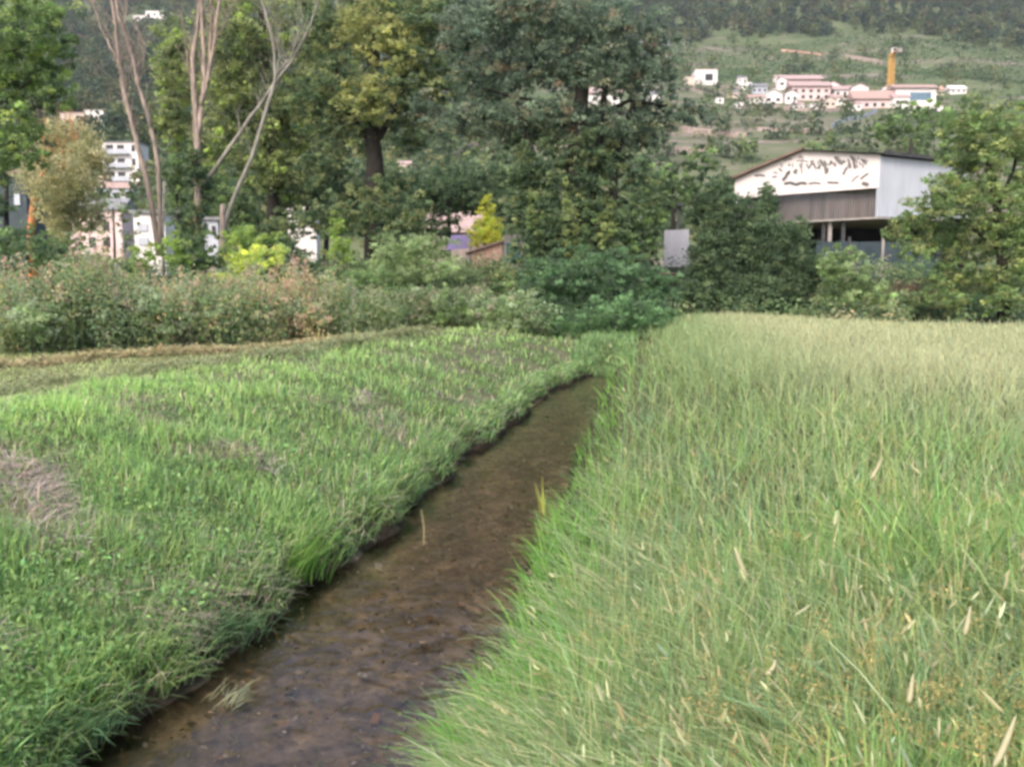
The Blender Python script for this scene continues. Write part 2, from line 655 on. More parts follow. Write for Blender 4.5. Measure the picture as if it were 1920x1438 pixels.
def build_hill():
    y = np.concatenate([np.linspace(95, 500, 160), np.linspace(505, 1500, 110)])
    x = np.linspace(-1100, 1100, 330)
    Y, X = np.meshgrid(y, x, indexing='ij')
    Z = Hhill(X, Y)
    n0, n1 = X.shape
    i = np.arange(n0 * n1).reshape(n0, n1)
    f = np.stack([i[:-1, :-1], i[:-1, 1:], i[1:, 1:], i[1:, :-1]], -1).reshape(-1, 4)
    k = (Y < woods_edge(X) - 10).astype(float) * (X > -10)
    e = np.zeros_like(X)
    for px, py, rx, ry in ((1300, 250, 130, 42), (1480, 222, 130, 22), (900, 290, 110, 34), (1240, 300, 80, 22), (1560, 105, 110, 9)):
        q = hill_hit(px, py)
        q2 = hill_hit(px, py - ry)
        e = np.maximum(e, np.exp(-((X - q[0]) / (rx / 1600 * q[1])) ** 2 - ((Y - q[1]) / max(abs(q2[1] - q[1]), 8)) ** 2))
    c = np.stack([k, e, k], -1).reshape(-1, 3)
    tag(MB().add(np.stack([X, Y, Z], -1), f, c=c).build("hillside", "hill", smooth=True), kind="structure")


def build_water():
    ys = np.arange(-12, 26.1, .3)
    rows = []
    for yy in ys:
        a, b = left_edge(yy) - .12, right_edge(yy) + .12
        rows.append([[a + (b - a) * k / 6, yy, -.86] for k in range(7)])
    i = np.arange(len(ys) * 7).reshape(len(ys), 7)
    f = np.stack([i[:-1, :-1], i[:-1, 1:], i[1:, 1:], i[1:, :-1]], -1).reshape(-1, 4)
    tag(MB().add(np.array(rows), f).build("water", "water", smooth=True), kind="structure")


build_ground()
build_hill()
build_water()


# ------------------------------------------------------------------ houses on the hillside and behind the trees
V = "houses of the hillside village"
HOUSES = []


def house(label, px, py, wp, hp, wall="white", roof="roof_pink", d=None, yaw=0.0, kind="gable", wins=(), cat="house", name="house", group=None, rh=.28, depth=.8, wcol="glass_dark", sink=2.5, base=None, door=False):
    """(px, py) is the foot of the house in the photo, wp x hp its size there in pixels up to the eaves."""
    if d is None:
        p = hill_hit(px, py)
    else:
        p = P(px, py, d)
    if group == V:
        wp, hp = wp * 1.12, hp * 1.2
    W, Hh = wp / 1600 * p[1], hp / 1600 * p[1]
    D = W * depth
    z0 = (p[2] - sink) if base is None else base
    ztop = p[2] + Hh
    HOUSES.append((p[0], p[1], W))
    root = thing(name, label, cat, (p[0], p[1], z0), group)
    ca, sa = math.cos(yaw), math.sin(yaw)

    def T(x, y, z):
        return np.array([p[0] + x * ca - (y + D / 2) * sa, p[1] + x * sa + (y + D / 2) * ca, z])

    c0 = T(0, 0, 0)
    MB().box((c0[0], c0[1], (z0 + ztop) / 2), (W, D, ztop - z0), yaw).build("wall", wall, root)
    ov = .06 * W
    rise = rh * min(W, D * 1.4)
    if kind == "flat":
        rf = MB().box((c0[0], c0[1], ztop + .13), (W + .5, D + .5, .26), yaw)
    elif kind == "gable":                      # ridge runs along the front
        a = [T(-W / 2 - ov, -D / 2 - ov, ztop - .05), T(-W / 2 - ov, D / 2 + ov, ztop - .05), T(-W / 2 - ov, 0, ztop + rise)]
        rf = MB().prism([a[0], a[2], a[1]], T(W / 2 + ov, 0, 0) - T(-W / 2 - ov, 0, 0))
    else:                                      # gable end towards the viewer
        a = [T(-W / 2 - ov, -D / 2 - ov, ztop - .05), T(0, -D / 2 - ov, ztop + rise), T(W / 2 + ov, -D / 2 - ov, ztop - .05)]
        inset = T(0, .18, 0) - T(0, 0, 0)
        g = [T(-W / 2, -D / 2, ztop - .02), T(0, -D / 2, ztop + rise * .88), T(W / 2, -D / 2, ztop - .02)]
        rf = MB()
        th = np.array([0, 0, .22])
        for u, vv in ((a[0], a[1]), (a[1], a[2])):
            dv = T(0, D + 2 * ov, 0) - T(0, 0, 0)
            rf.prism([u, vv, vv + dv, u + dv], th)
        gb = MB().prism(g, T(0, D, 0) - T(0, 0, 0))
        gb.build("gable_wall", wall, root)
    rf.build("roof", roof, root)
    for (wx, wz, ww, wh) in wins:               # fractions of the front
        cx = (wx - .5) * W
        zc = p[2] + wz * Hh
        fr = MB()
        q = T(cx, -D / 2 - .02, zc)
        fr.box(q, (ww * W, .16, wh * Hh), yaw).build("window", wcol, root)
    return root, p, W, Hh, D, T


g2 = lambda n, z=.55, h=.3, ww=None: [((k + .5) / n, z, ww or .42 / n, h) for k in range(n)]
house("white house with one big dark round opening, uphill end of village", 1324, 160, 36, 23, "white", "roof_pink", wins=[(.62, .5, .34, .42)], group=V, kind="flat")
house("low cream annex beside the white house with the dark opening", 1294, 161, 16, 13, "cream", "roof_pink", group=V, kind="flat", depth=1.0)
house("small white cube house below the big dark-opening house", 1350, 195, 12, 9, "white", "roof_grey", group=V, kind="flat", depth=1.0, wins=[(.5, .5, .3, .4)])
house("long white shed with pale roof beside the lilac-walled house", 1400, 171, 18, 9, "white", "white", group=V, kind="gable", wins=[(.7, .4, .2, .4)])
house("lilac-white house between the white shed and terraces", 1424, 178, 26, 12, "white_blue", "roof_grey", group=V, kind="gable", wins=g2(3))
house("white house with slanting gable in front of the pink terrace", 1450, 194, 30, 13, "white", "white", group=V, kind="end", wins=g2(2, .4, .35))
house("wide rose house with long pale red roof, highest of village centre", 1503, 166, 62, 13, "rose", "roof_pink", group=V, kind="gable", wins=g2(6), depth=.4)
house("broad pink and white terrace house with five windows in a row", 1520, 190, 62, 22, "rose", "roof_pink", group=V, kind="gable", wins=g2(5, .68, .2) + g2(5, .28, .22), depth=.4)
house("narrow white house wedged against the pink terrace", 1484, 196, 20, 16, "white", "roof_red", group=V, kind="end", wins=g2(2, .55, .3))
house("tiny white hut in the bushes under the pink terrace", 1527, 205, 12, 7, "white", "white", group=V, kind="flat", depth=1.0, wins=[(.5, .45, .3, .4)])
house("white long house with lean grey roof between terrace and crane", 1590, 184, 44, 12, "white", "roof_pink", group=V, kind="gable", wins=g2(4), depth=.5)
house("white house with pale gable above the red-roofed row", 1612, 186, 28, 17, "white", "roof_pink", group=V, kind="end", wins=g2(2), depth=.6)
house("rose row house with broad dark red roof by the crane foot", 1640, 204, 66, 14, "rose", "roof_red", group=V, kind="gable", wins=g2(5, .4, .35), depth=.45, rh=.4)
house("white villa with wide blue glazed front beside crane", 1716, 200, 66, 27, "white", "roof_red", group=V, kind="gable", wins=[(.62, .55, .52, .42)], wcol="glass_blue", depth=.5, rh=.2)
house("white garage with flat terrace roof under the blue-glazed villa", 1738, 212, 52, 10, "white", "white", group=V, kind="flat", depth=.4, wins=[(.3, .4, .22, .55), (.7, .4, .22, .55)])
house("orange-roofed house half behind the blue-glazed villa", 1752, 181, 30, 10, "cream", "pink", group=V, kind="gable", wins=g2(2))
house("white farmhouse above the treetop, uphill from the villa", 1797, 177, 26, 8, "white", "white", group=V, kind="gable", wins=g2(3))
house("slim white tower house between the lilac house and pink terrace", 1466, 170, 14, 16, "white", "roof_pink", group=V, kind="end", wins=g2(1, .6, .25))
house("white house tucked under the long white house's terrace", 1574, 199, 26, 12, "white", "roof_red", group=V, kind="gable", wins=g2(3))
house("small cream house at the downhill edge of the village centre", 1556, 204, 20, 12, "cream", "roof_pink", group=V, kind="end", wins=g2(2))
house("white gabled house directly behind the crane foot", 1668, 178, 24, 10, "white", "roof_pink", group=V, kind="end", wins=g2(2))
house("white house at the blue-glazed villa's crane side", 1690, 206, 26, 18, "white", "roof_pink", group=V, kind="gable", wins=g2(2, .6, .3))
house("low white house under the lilac-white house", 1420, 195, 26, 9, "white", "roof_red", group=V, kind="gable", wins=g2(3))
house("pale barn on the slope between big dark-opening house and shed", 1374, 186, 18, 10, "cream", "roof_grey", group=V, kind="gable", wins=g2(2))
house("tiny white house above the wide rose house's roof end", 1462, 156, 16, 9, "white", "roof_pink", group=V, kind="gable", wins=g2(2))
house("white house half sunk behind the pink terrace's crane-side end", 1562, 178, 26, 13, "white", "roof_red", group=V, kind="end", wins=g2(2))
house("little white house under the narrow wedged house", 1497, 208, 18, 9, "white", "roof_pink", group=V, kind="gable", wins=g2(2))
house("white cottage by the low end of the red-roofed row", 1604, 208, 20, 10, "white", "roof_red", group=V, kind="gable", wins=g2(2))
house("small white house uphill of the long white shed", 1392, 158, 15, 9, "white", "roof_grey", group=V, kind="gable", wins=g2(2))
house("pale cottage alone beside the big tree's crown on the slope", 1228, 178, 16, 9, "white", "roof_pink", group=V, kind="gable", wins=g2(2))
house("white hut low on the bushy slope under the small white cube house", 1386, 204, 12, 8, "white", "white", group=V, kind="flat", wins=[(.5, .5, .3, .4)])
house("lone pale house at the edge of the big tree's crown", 1226, 192, 20, 12, "white", "roof_grey", group=V, kind="gable", wins=g2(2))
house("white house glimpsed through the ivy tree's crown", 1125, 198, 64, 18, "white", "roof_pink", group=V, kind="gable", wins=g2(4), depth=.5)
house("grey-roofed barn by the woods beside the ivy tree's crown", 1224, 108, 50, 16, "concrete", "roof_grey", group=V, kind="gable", depth=.6, wins=g2(2, .4, .4))
house("white house showing through the gap between the two big crowns", 815, 198, 58, 18, "white", "roof_grey", group=V, kind="gable", wins=g2(4), depth=.5)
house("cream house with pink roof low in the gap between crowns", 872, 226, 34, 12, "cream", "roof_pink", group=V, kind="gable", wins=g2(3))
house("square cream house lowest in the gap between crowns", 758, 324, 22, 13, "cream", "roof_pink", group=V, kind="gable", wins=g2(2, .6, .3), sink=1.5)
house("white hut on the slope below the rocky terraces", 884, 336, 22, 14, "white", "white", group=V, kind="flat", wins=[(.5, .4, .3, .5)], sink=1.5)
house("white villa high on the wooded slope beside bare treetops", 290, 36, 32, 13, "white", "white", group="villas high in the woods", kind="flat", wins=g2(3))
house("smaller white villa stepped down from the one in the woods", 263, 42, 26, 11, "white", "white", group="villas high in the woods", kind="flat", wins=g2(2))

# buildings on the flat behind the trees
gb = 2.2


def flats():
    root, p, W, Hh, D, T = house("white block of flats with stacked balconies behind bare trees", 228, 345, 66, 74, "white", "roof_grey", kind="flat", cat="apartment block", name="apartment_block", depth=.7,
                                 wins=[(x, z, .2, .17) for z in (.2, .53, .86) for x in (.22, .52)] + [(.87, z, .1, .16) for z in (.2, .53, .86)])
    for k in range(3):
        z = p[2] + Hh * (.06 + .33 * k)
        m = MB()
        q = T(-.1 * W, -D / 2 - .6, z)
        m.box(q, (W * .75, 1.2, .18))
        m.box(q + np.array([0, -.56, .62]), (W * .75, .08, 1.06))
        m.build("balcony", "white_blue", root)
    q = T(-.12 * W, -D / 2 - .75, p[2] + Hh * .0)
    MB().prism([q + (-2.6, .7, .5), q + (2.6, .7, .5), q + (2.6, -.9, 0), q + (-2.6, -.9, 0)], (0, 0, .06)).build("awning", "rust", root)


flats()
house("bluish white house just below the block of flats", 222, 380, 54, 26, "white_blue", "roof_red", kind="gable", wins=g2(3, .5, .4), depth=.6)
house("white low house with slatted shutters behind lime bush", 282, 470, 58, 68, "white", "roof_grey", d=72, kind="flat", base=1.8, wins=[(.3, .62, .32, .2), (.3, .25, .32, .2), (.8, .5, .22, .5)], wcol="white_blue", depth=.8)
house("whitish pink house with dark windows behind the olive tree", 182, 470, 96, 75, "rose", "roof_grey", d=82, kind="gable", base=1.8, wins=[(.15, .6, .12, .22), (.42, .6, .12, .22), (.7, .6, .12, .22), (.15, .2, .12, .25), (.42, .2, .12, .25), (.7, .2, .12, .25)], depth=.6)
house("rose house with broad eaves beyond the olive tree", 165, 372, 60, 28, "rose", "roof_red", kind="gable", wins=g2(3, .6, .35), depth=.6)
house("tan-roofed building with bright white gable above the olive tree", 148, 240, 66, 26, "cream", "roof_pink", kind="flat", wins=g2(3, .3, .35), depth=.5)
house("bright white rounded store beside the tan-roofed building", 178, 240, 34, 30, "white", "white", kind="flat", depth=1.0, wins=[(.7, .3, .25, .3)])
house("dark teal shed with red-brown roof edge beside the orange trunk", 10, 470, 90, 140, "netting", "roof_red", d=64, kind="flat", base=1.8, depth=.7, wins=[(.82, .66, .12, .14)], wcol="white_blue", cat="shed", name="garden_shed")
house("small white shed showing between the dark trunks", 566, 416, 52, 22, "white", "white", d=66, kind="flat", base=1.8, depth=.6, wins=[(.25, .5, .2, .4), (.65, .5, .2, .4)], cat="shed", name="garden_shed")
house("grey-brown house with pinkish tiled roof behind the yellow tree", 846, 470, 116, 34, "stone", "roof_pink", d=66, kind="gable", base=1.8, depth=.5, rh=.5, wins=g2(4, .55, .4))
house("pale grey wall of a house between bare trees", 394, 450, 30, 36, "white_blue", "roof_grey", d=72, kind="flat", base=1.8, wins=g2(2, .5, .4))


def pink_hut():
    d = 47.5
    p = P(915, 497, d)
    root = thing("masonry_hut", "small pink hut with teal door under the yellow tree", "hut", (p[0], p[1], gz(p[0], p[1])))
    zb = gz(p[0], p[1]) - .2
    a, b = P(884, 470, d), P(941, 455, d)
    w1 = MB().prism([(a[0], d, zb), (b[0], d, zb), (b[0], d, b[2]), (a[0], d, a[2] - .15)], (0, 2.2, 0))
    w1.build("wall", "pink", root)
    MB().prism([(a[0] - .35, d - .25, a[2] - .18), (b[0] + .05, d - .25, b[2] + .03), (b[0] + .05, d + 2.4, b[2] + .03), (a[0] - .35, d + 2.4, a[2] - .18)], (0, 0, .1)).build("roof", "roof_red", root)
    c, e = P(944, 440, d), P(984, 440, d)
    MB().box(((c[0] + e[0]) / 2, d + 1.1, (zb + c[2]) / 2), (e[0] - c[0], 2.0, c[2] - zb)).build("side_wall", "concrete", root)
    q, q2 = P(950, 456, d), P(976, 492, d)
    dr = MB().box(((q[0] + q2[0]) / 2, d + .08, (q[2] + q2[2]) / 2), (q2[0] - q[0], .1, q[2] - q2[2])).build("door", "teal", root)
    MB().box((q2[0] - .12, d + .0, (q[2] + q2[2]) / 2), (.05, .06, .14)).build("handle", "metal_dark", dr)
    s, s2 = P(944, 497, d), P(984, 509, d)
    MB().box(((s[0] + s2[0]) / 2, d - .25, (s[2] + s2[2]) / 2), (s2[0] - s[0], .5, s[2] - s2[2])).build("step", "concrete", root)
    # lilac sheet lying over a frame beside it
    t = P(862, 455, d + 2)
    tp = thing("tarpaulin", "lilac sheet spread over a frame beside the yellow tree", "tarpaulin", (t[0], t[1], gz(t[0], t[1])))
    MB().prism([t + (-.75, -.4, -.45), t + (.75, -.4, -.35), t + (.6, .5, .45), t + (-.5, .5, .4)], (0, .03, .05)).build("sheet", "lilac", tp)
    fr = MB()
    for sx in (-.6, .6):
        fr.tube([(t[0] + sx, t[1] + .2, gz(t[0], t[1]) - .1), (t[0] + sx, t[1] + .2, t[2] + .0)], .03)
    fr.build("frame", "metal_dark", tp)


pink_hut()


def warehouse():
    A, nA = np.array([25.3, 60.0]), None
    u = np.array([-.75, .66])
    B = A + u * 10.8
    C = np.array([33.0, 62.8])
    F = np.array([21.4, 74.0])           # far corners, never seen from the field
    G = np.array([32.0, 79.0])

    def on(pxy, line=0):
        """photo point -> point on the upright plane through A and B (0) or A and C (1)"""
        r = ray(*pxy)
        q = (B if line == 0 else C) - A
        nrm = np.array([-q[1], q[0], 0.0])
        a3 = np.array([A[0], A[1], 0.0])
        t = nrm.dot(a3 - CAM) / nrm.dot(r)
        return CAM + r * t

    base = gz(28, 66)
    root = thing("warehouse", "white gabled warehouse raised over a dark open undercroft", "warehouse", (28, 66, base))
    zA, zM, zB = on((1635, 292))[2], on((1500, 283))[2], on((1372, 336))[2]
    lowA, lowB = on((1635, 353))[2], on((1450, 367))[2]
    lowB = lowA + (lowB - lowA) * np.linalg.norm(B - A) / np.linalg.norm(on((1450, 367))[:2] - A)
    mid = (A + B) / 2
    n2 = np.array([-u[1], u[0]])
    if n2.dot(A) > 0:
        n2 = -n2
    n3 = np.array([*n2, 0.0])            # outward from the gable
    p3 = lambda q, z: np.array([q[0], q[1], z])
    # recessed brown sheeting under it
    zs = on((1600, 409))[2]
    a2, b2 = A - n2 * .7 + u * .25, B - n2 * .7
    rib = MB()
    L_ = np.linalg.norm(b2 - a2)
    nr = 60
    for k in range(nr):
        s0 = a2 + (b2 - a2) * (k / nr)
        s1 = a2 + (b2 - a2) * ((k + .55) / nr)
        s2 = a2 + (b2 - a2) * ((k + 1) / nr)
        o = n2 * .06
        rib.add([p3(s0 + o, zs), p3(s1 + o, zs), p3(s1 + o, lowA + .4), p3(s0 + o, lowA + .4), p3(s1, zs), p3(s2, zs), p3(s2, lowA + .4), p3(s1, lowA + .4)], [[0, 1, 2, 3], [4, 5, 6, 7], [1, 4, 7, 2]])
    rib.build("cladding", "cladding", root)
    # floor slab
    MB().prism([p3(A + n2 * .15, zs - .14), p3(C + (.15, -.3), zs - .14), p3(G, zs - .14), p3(F, zs - .14), p3(B + n2 * .15, zs - .14)], (0, 0, .12)).build("floor_slab", "concrete", root)
    # long side wall: its bluish shade is painted into the white
    q = C - A
    nq = np.array([q[1], -q[0]]) / np.linalg.norm(q)
    zw = on((1700, 300), 1)[2]
    MB().prism([p3(A, zs + .02), p3(C, zs + .02), p3(C, zw - .1), p3(A, zA - .1)], np.array([*(-nq * .22), 0])).build("side_wall", "white_blue", root)
    wk = MB()
    wk.prism([p3(B, zs), p3(F, zs), p3(F, zB), p3(B, zB)], (.2, 0, 0))
    wk.prism([p3(F, zs), p3(G, zs), p3(G, zB), p3(F, zB)], (0, -.2, 0))
    wk.prism([p3(C, zs), p3(G, zs), p3(G, zB), p3(C, zB)], (-.2, 0, 0))
    wk.build("rear_wall", "white_blue", root)
    # roof: two slopes with a thin edge
    dv = p3((F - B) * 1.02, 0)
    e = n3 * .45
    th = np.array([0, 0, .16])
    rf = MB()
    rf.prism([p3(B + u * .4, zB - .12) + e, p3(mid, zM + .02) + e, p3(mid, zM + .02) + dv, p3(B + u * .4, zB - .12) + dv], th)
    rf.build("roof_slope", "roof_brown", root)
    C2 = p3(C, zw + .1)
    rf = MB()
    rf.add([p3(mid, zM + .02) + e, p3(A - u * .25, zA + .05) + e, C2 + p3(nq * .4, 0) + (1, .4, 0), p3(G, zM), p3(mid, zM + .02) + dv], f3=[[0, 1, 2], [0, 2, 3], [0, 3, 4]])
    rf.build("roof_slope", "roof_grey", root)
    MB().prism([p3(A, zA - .02) + p3(nq * .3, 0), p3(C, zw - .02) + p3(nq * .3, 0), p3(C, zw + .22) + p3(nq * .3, 0), p3(A, zA + .2) + p3(nq * .3, 0)], p3(nq * .12, 0)).build("gutter", "metal_dark", root)
    # undercroft: near-black walls added to keep light out of the void
    bk = MB()
    b3, c3 = B - n2 * 6 + (2, 0), C + np.array([-.5, 6])
    bk.prism([p3(b3, base - .3), p3(c3, base - .3), p3(c3, zs - .15), p3(b3, zs - .15)], (0, .2, 0))
    bk.prism([p3(B - n2 * .6, base - .3), p3(b3, base - .3), p3(b3, zs - .15), p3(B - n2 * .6, zs - .15)], (-.2, 0, 0))
    bk.prism([p3(C, base - .3), p3(c3, base - .3), p3(c3, zs - .15), p3(C, zs - .15)], (.2, 0, 0))
    bk.build("undercroft_shade_wall", "dark", root)
    for px, mt in ((1541, "metal_dark"), (1553, "concrete"), (1578, "metal_dark"), (1692, "metal_dark")):
        t = on((px, 430)) if px < 1630 else on((px, 430), 1)
        k = n3 if px < 1630 else p3(nq, 0)
        t = t - k * .3
        MB().box((t[0], t[1], (base + zs - .15) / 2), (.22, .22, zs - .15 - base)).build("column", mt, root)
    # what is left of the peeled lettering and stains on the gable panel
    S = []
    sc = lambda x, y: (1380 + x / 6.4, 270 + y / 6.4)
    strokes = [([(590, 480), (650, 468), (720, 492), (790, 470), (835, 478)], 14), ([(570, 430), (600, 395), (622, 350)], 16), ([(700, 340), (722, 318), (716, 350)], 14),
               ([(760, 165), (772, 150), (798, 172)], 12), ([(735, 205), (800, 200), (860, 215)], 6), ([(795, 210), (785, 300), (790, 350)], 6), ([(880, 290), (905, 240), (925, 205)], 7),
               ([(1015, 205), (1035, 240), (1070, 275), (1082, 350)], 15), ([(1060, 215), (1085, 250)], 12), ([(1120, 250), (1150, 222)], 12), ([(1195, 165), (1215, 200), (1250, 235), (1300, 215)], 14),
               ([(1290, 200), (1270, 250)], 9), ([(1330, 290), (1310, 320), (1290, 360)], 13), ([(1385, 155), (1410, 200), (1425, 290)], 11), ([(1440, 190), (1450, 225)], 10), ([(1485, 225), (1492, 250)], 9),
               ([(1548, 200), (1556, 240)], 13), ([(1395, 450), (1430, 410), (1470, 385)], 8), ([(1500, 420), (1550, 380), (1580, 360)], 9), ([(1530, 480), (1575, 490)], 20), ([(1105, 465), (1160, 468), (1225, 470)], 8),
               ([(235, 385), (290, 378), (340, 385)], 9), ([(440, 400), (480, 395)], 9), ([(455, 345), (490, 350)], 9), ([(580, 200), (620, 185), (660, 180)], 6), ([(880, 480), (940, 470), (1010, 480)], 8), ([(960, 300), (985, 285)], 8), ([(1215, 210), (1225, 160)], 8)]
    strokes += [([(x_, y_), (x_ + R.uniform(-18, 30), y_ + R.uniform(10, 50))], R.uniform(7, 13)) for x_, y_ in
                ((545, 250), (640, 250), (680, 245), (850, 250), (935, 240), (985, 215), (1005, 260), (1140, 215), (1180, 240), (1240, 190), (1345, 190), (1365, 240), (1420, 170), (1465, 170), (1510, 190), (1575, 210), (1100, 300), (1345, 255), (640, 330), (520, 300), (1445, 260), (1520, 245), (770, 250), (900, 210))]
    # fascia panel under the gable: 0.25 m thick, its old paint marks in the sheet's own colour
    nu, nv = 260, 84
    tu = np.linspace(0, 1, nu)
    lo = lowA + (lowB - lowA) * tu
    hi = np.where(tu < .5, zA + (zM - zA) * tu * 2, zM + (zB - zM) * (tu * 2 - 1))
    tv = np.linspace(0, 1, nv)
    Z_ = lo[:, None] + (hi - lo)[:, None] * tv[None]
    XY = A[None] + (B - A)[None] * tu[:, None]
    G3 = np.stack([np.repeat(XY[:, :1], nv, 1), np.repeat(XY[:, 1:], nv, 1), Z_], -1).reshape(-1, 3)
    rel = G3 - CAM
    cs_, sn_ = math.cos(PITCH), math.sin(PITCH)
    fw = rel[:, 1] * cs_ - rel[:, 2] * sn_
    uu = ((960 + 1600 * rel[:, 0] / fw) - 1380) * 6.4
    vv = ((719 - 1600 * (rel[:, 1] * sn_ + rel[:, 2] * cs_) / fw) - 270) * 6.4
    dark = np.zeros(len(G3))
    for pts, wd in strokes:
        st_ = R.uniform(.65, 1.0)
        for (x0, y0), (x1, y1) in zip(pts[:-1], pts[1:]):
            ex, ey = x1 - x0, y1 - y0
            t_ = np.clip(((uu - x0) * ex + (vv - y0) * ey) / (ex * ex + ey * ey + 1e-6), 0, 1)
            ds = np.hypot(uu - x0 - ex * t_, vv - y0 - ey * t_) + 3 * np.sin(uu * .13) * np.sin(vv * .17)
            dark = np.maximum(dark, st_ * np.clip(1.6 - ds / (wd * .95 + 3), 0, 1))
    patch = np.clip(.5 + .5 * wob(uu, vv, 60), 0, 1)
    cw = np.array([.66, .60, .59]) * (1 - .16 * patch)[:, None]
    cw = cw + (np.array([.022, .026, .028]) - cw) * dark[:, None]
    ii = np.arange(nu * nv).reshape(nu, nv)
    ff = np.stack([ii[:-1, :-1], ii[1:, :-1], ii[1:, 1:], ii[:-1, 1:]], -1).reshape(-1, 4)
    back = np.concatenate([G3[ii[0, [0, -1]]], G3[ii[nu // 2, -1:]], G3[ii[-1, [-1, 0]]]]) - n3 * .25
    pm = MB().add(np.concatenate([G3, back]), ff, c=np.concatenate([cw, np.full((5, 3), .5)]))
    k0, o_ = nu * nv, ii
    pm.f4.append(np.array([[o_[0, 0], o_[0, -1], k0 + 1, k0], [o_[0, -1], o_[nu // 2, -1], k0 + 2, k0 + 1], [o_[nu // 2, -1], o_[-1, -1], k0 + 3, k0 + 2], [o_[-1, -1], o_[-1, 0], k0 + 4, k0 + 3], [o_[-1, 0], o_[0, 0], k0, k0 + 4]]))
    pm.build("gable_panel", "painted", root)


warehouse()


def yard():
    # blue-grey sheet fence with a pale post, in front of the undercroft
    p0, p1 = P(1528, 520, 52), P(1765, 520, 54)
    z0 = gz(p0[0], p0[1])
    root = thing("sheet_fence", "blue-grey sheet fence with a pale post below the warehouse", "fence", (p0[0], p0[1], z0))
    zt = P(1600, 451, 52)[2]
    n = 6
    for k in range(n):
        a, b = p0 + (p1 - p0) * (k / n), p0 + (p1 - p0) * ((k + .985) / n)
        MB().prism([(a[0], a[1], z0 - .2), (b[0], b[1], z0 - .2), (b[0], b[1], zt + R.uniform(-.12, .05)), (a[0], a[1], zt + R.uniform(-.12, .05))], (0, .04, 0)).build("panel", "netting", root)
    for px in (1590, 1653, 1720):
        t = P(px, 500, 51.9)
        MB().box((t[0], t[1] - .05, (z0 + zt) / 2), (.14, .1, zt - z0 + .4)).build("post", "concrete" if px == 1653 else "metal_dark", root)
    # white board on two thin posts
    d = 45
    a, b = P(1246, 432, d), P(1294, 503, d)
    g = gz(a[0], d)
    root = thing("notice_board", "blank white upright board on thin posts by dark ivy bush", "board", ((a[0] + b[0]) / 2, d, g))
    MB().prism([(a[0], d, a[2]), (b[0] - .1, d, a[2] + .05), (b[0], d, b[2]), (a[0], d, b[2] + .12)], (0, .08, 0)).build("panel", "board", root)
    MB().box(((a[0] + b[0]) / 2 - .05, d + .1, b[2] - .02), (b[0] - a[0] - .2, .3, .16)).build("ledge", "metal_dark", root)
    for px in (1264, 1278):
        t = P(px, 500, d + .14)
        MB().box((t[0], t[1], (g + a[2]) / 2 - .2), (.09, .09, a[2] - g - .4)).build("post", "metal_dark", root)
    # low wall with pinkish capping
    a, b = P(1222, 515, 43.5), P(1300, 515, 43.5)
    g = gz(a[0], 43.5)
    root = thing("garden_wall", "low pinkish garden wall under the blank white board", "wall", (a[0], 43.5, g))
    MB().box(((a[0] + b[0]) / 2, 43.5, (g + a[2]) / 2 - .1), (b[0] - a[0], .3, a[2] - g + .2)).build("wall", "stone", root)
    MB().box(((a[0] + b[0]) / 2, 43.5, a[2] + .06), (b[0] - a[0] + .1, .42, .1)).build("capping", "pink", root)
    # pale marker post
    d = 42
    t0, t1 = P(1203, 500, d), P(1203, 409, d)
    g = gz(t0[0], d)
    root = thing("marker_post", "short cream post standing beside the ivy-clad trunks", "post", (t0[0], d, g))
    MB().box((t0[0], d, (g + t1[2]) / 2), (.24, .2, t1[2] - g)).build("shaft", "cream", root)
    MB().box((t0[0], d, t1[2] + .04), (.3, .26, .08)).build("cap", "white", root)
    # dark pole above the board
    d = 50
    t0, t1 = P(1272, 430, d), P(1272, 388, d)
    g = gz(t0[0], d)
    root = thing("lamp_pole", "dark slim pole rising behind the blank white board", "pole", (t0[0], d, g))
    MB().tube([(t0[0], d, g), (t0[0], d, t1[2])], [.13, .1]).build("shaft", "metal_dark", root)
    MB().box((t0[0], d - .15, t1[2] + .1), (.35, .6, .16)).build("lamp_head", "metal_dark", root)


yard()


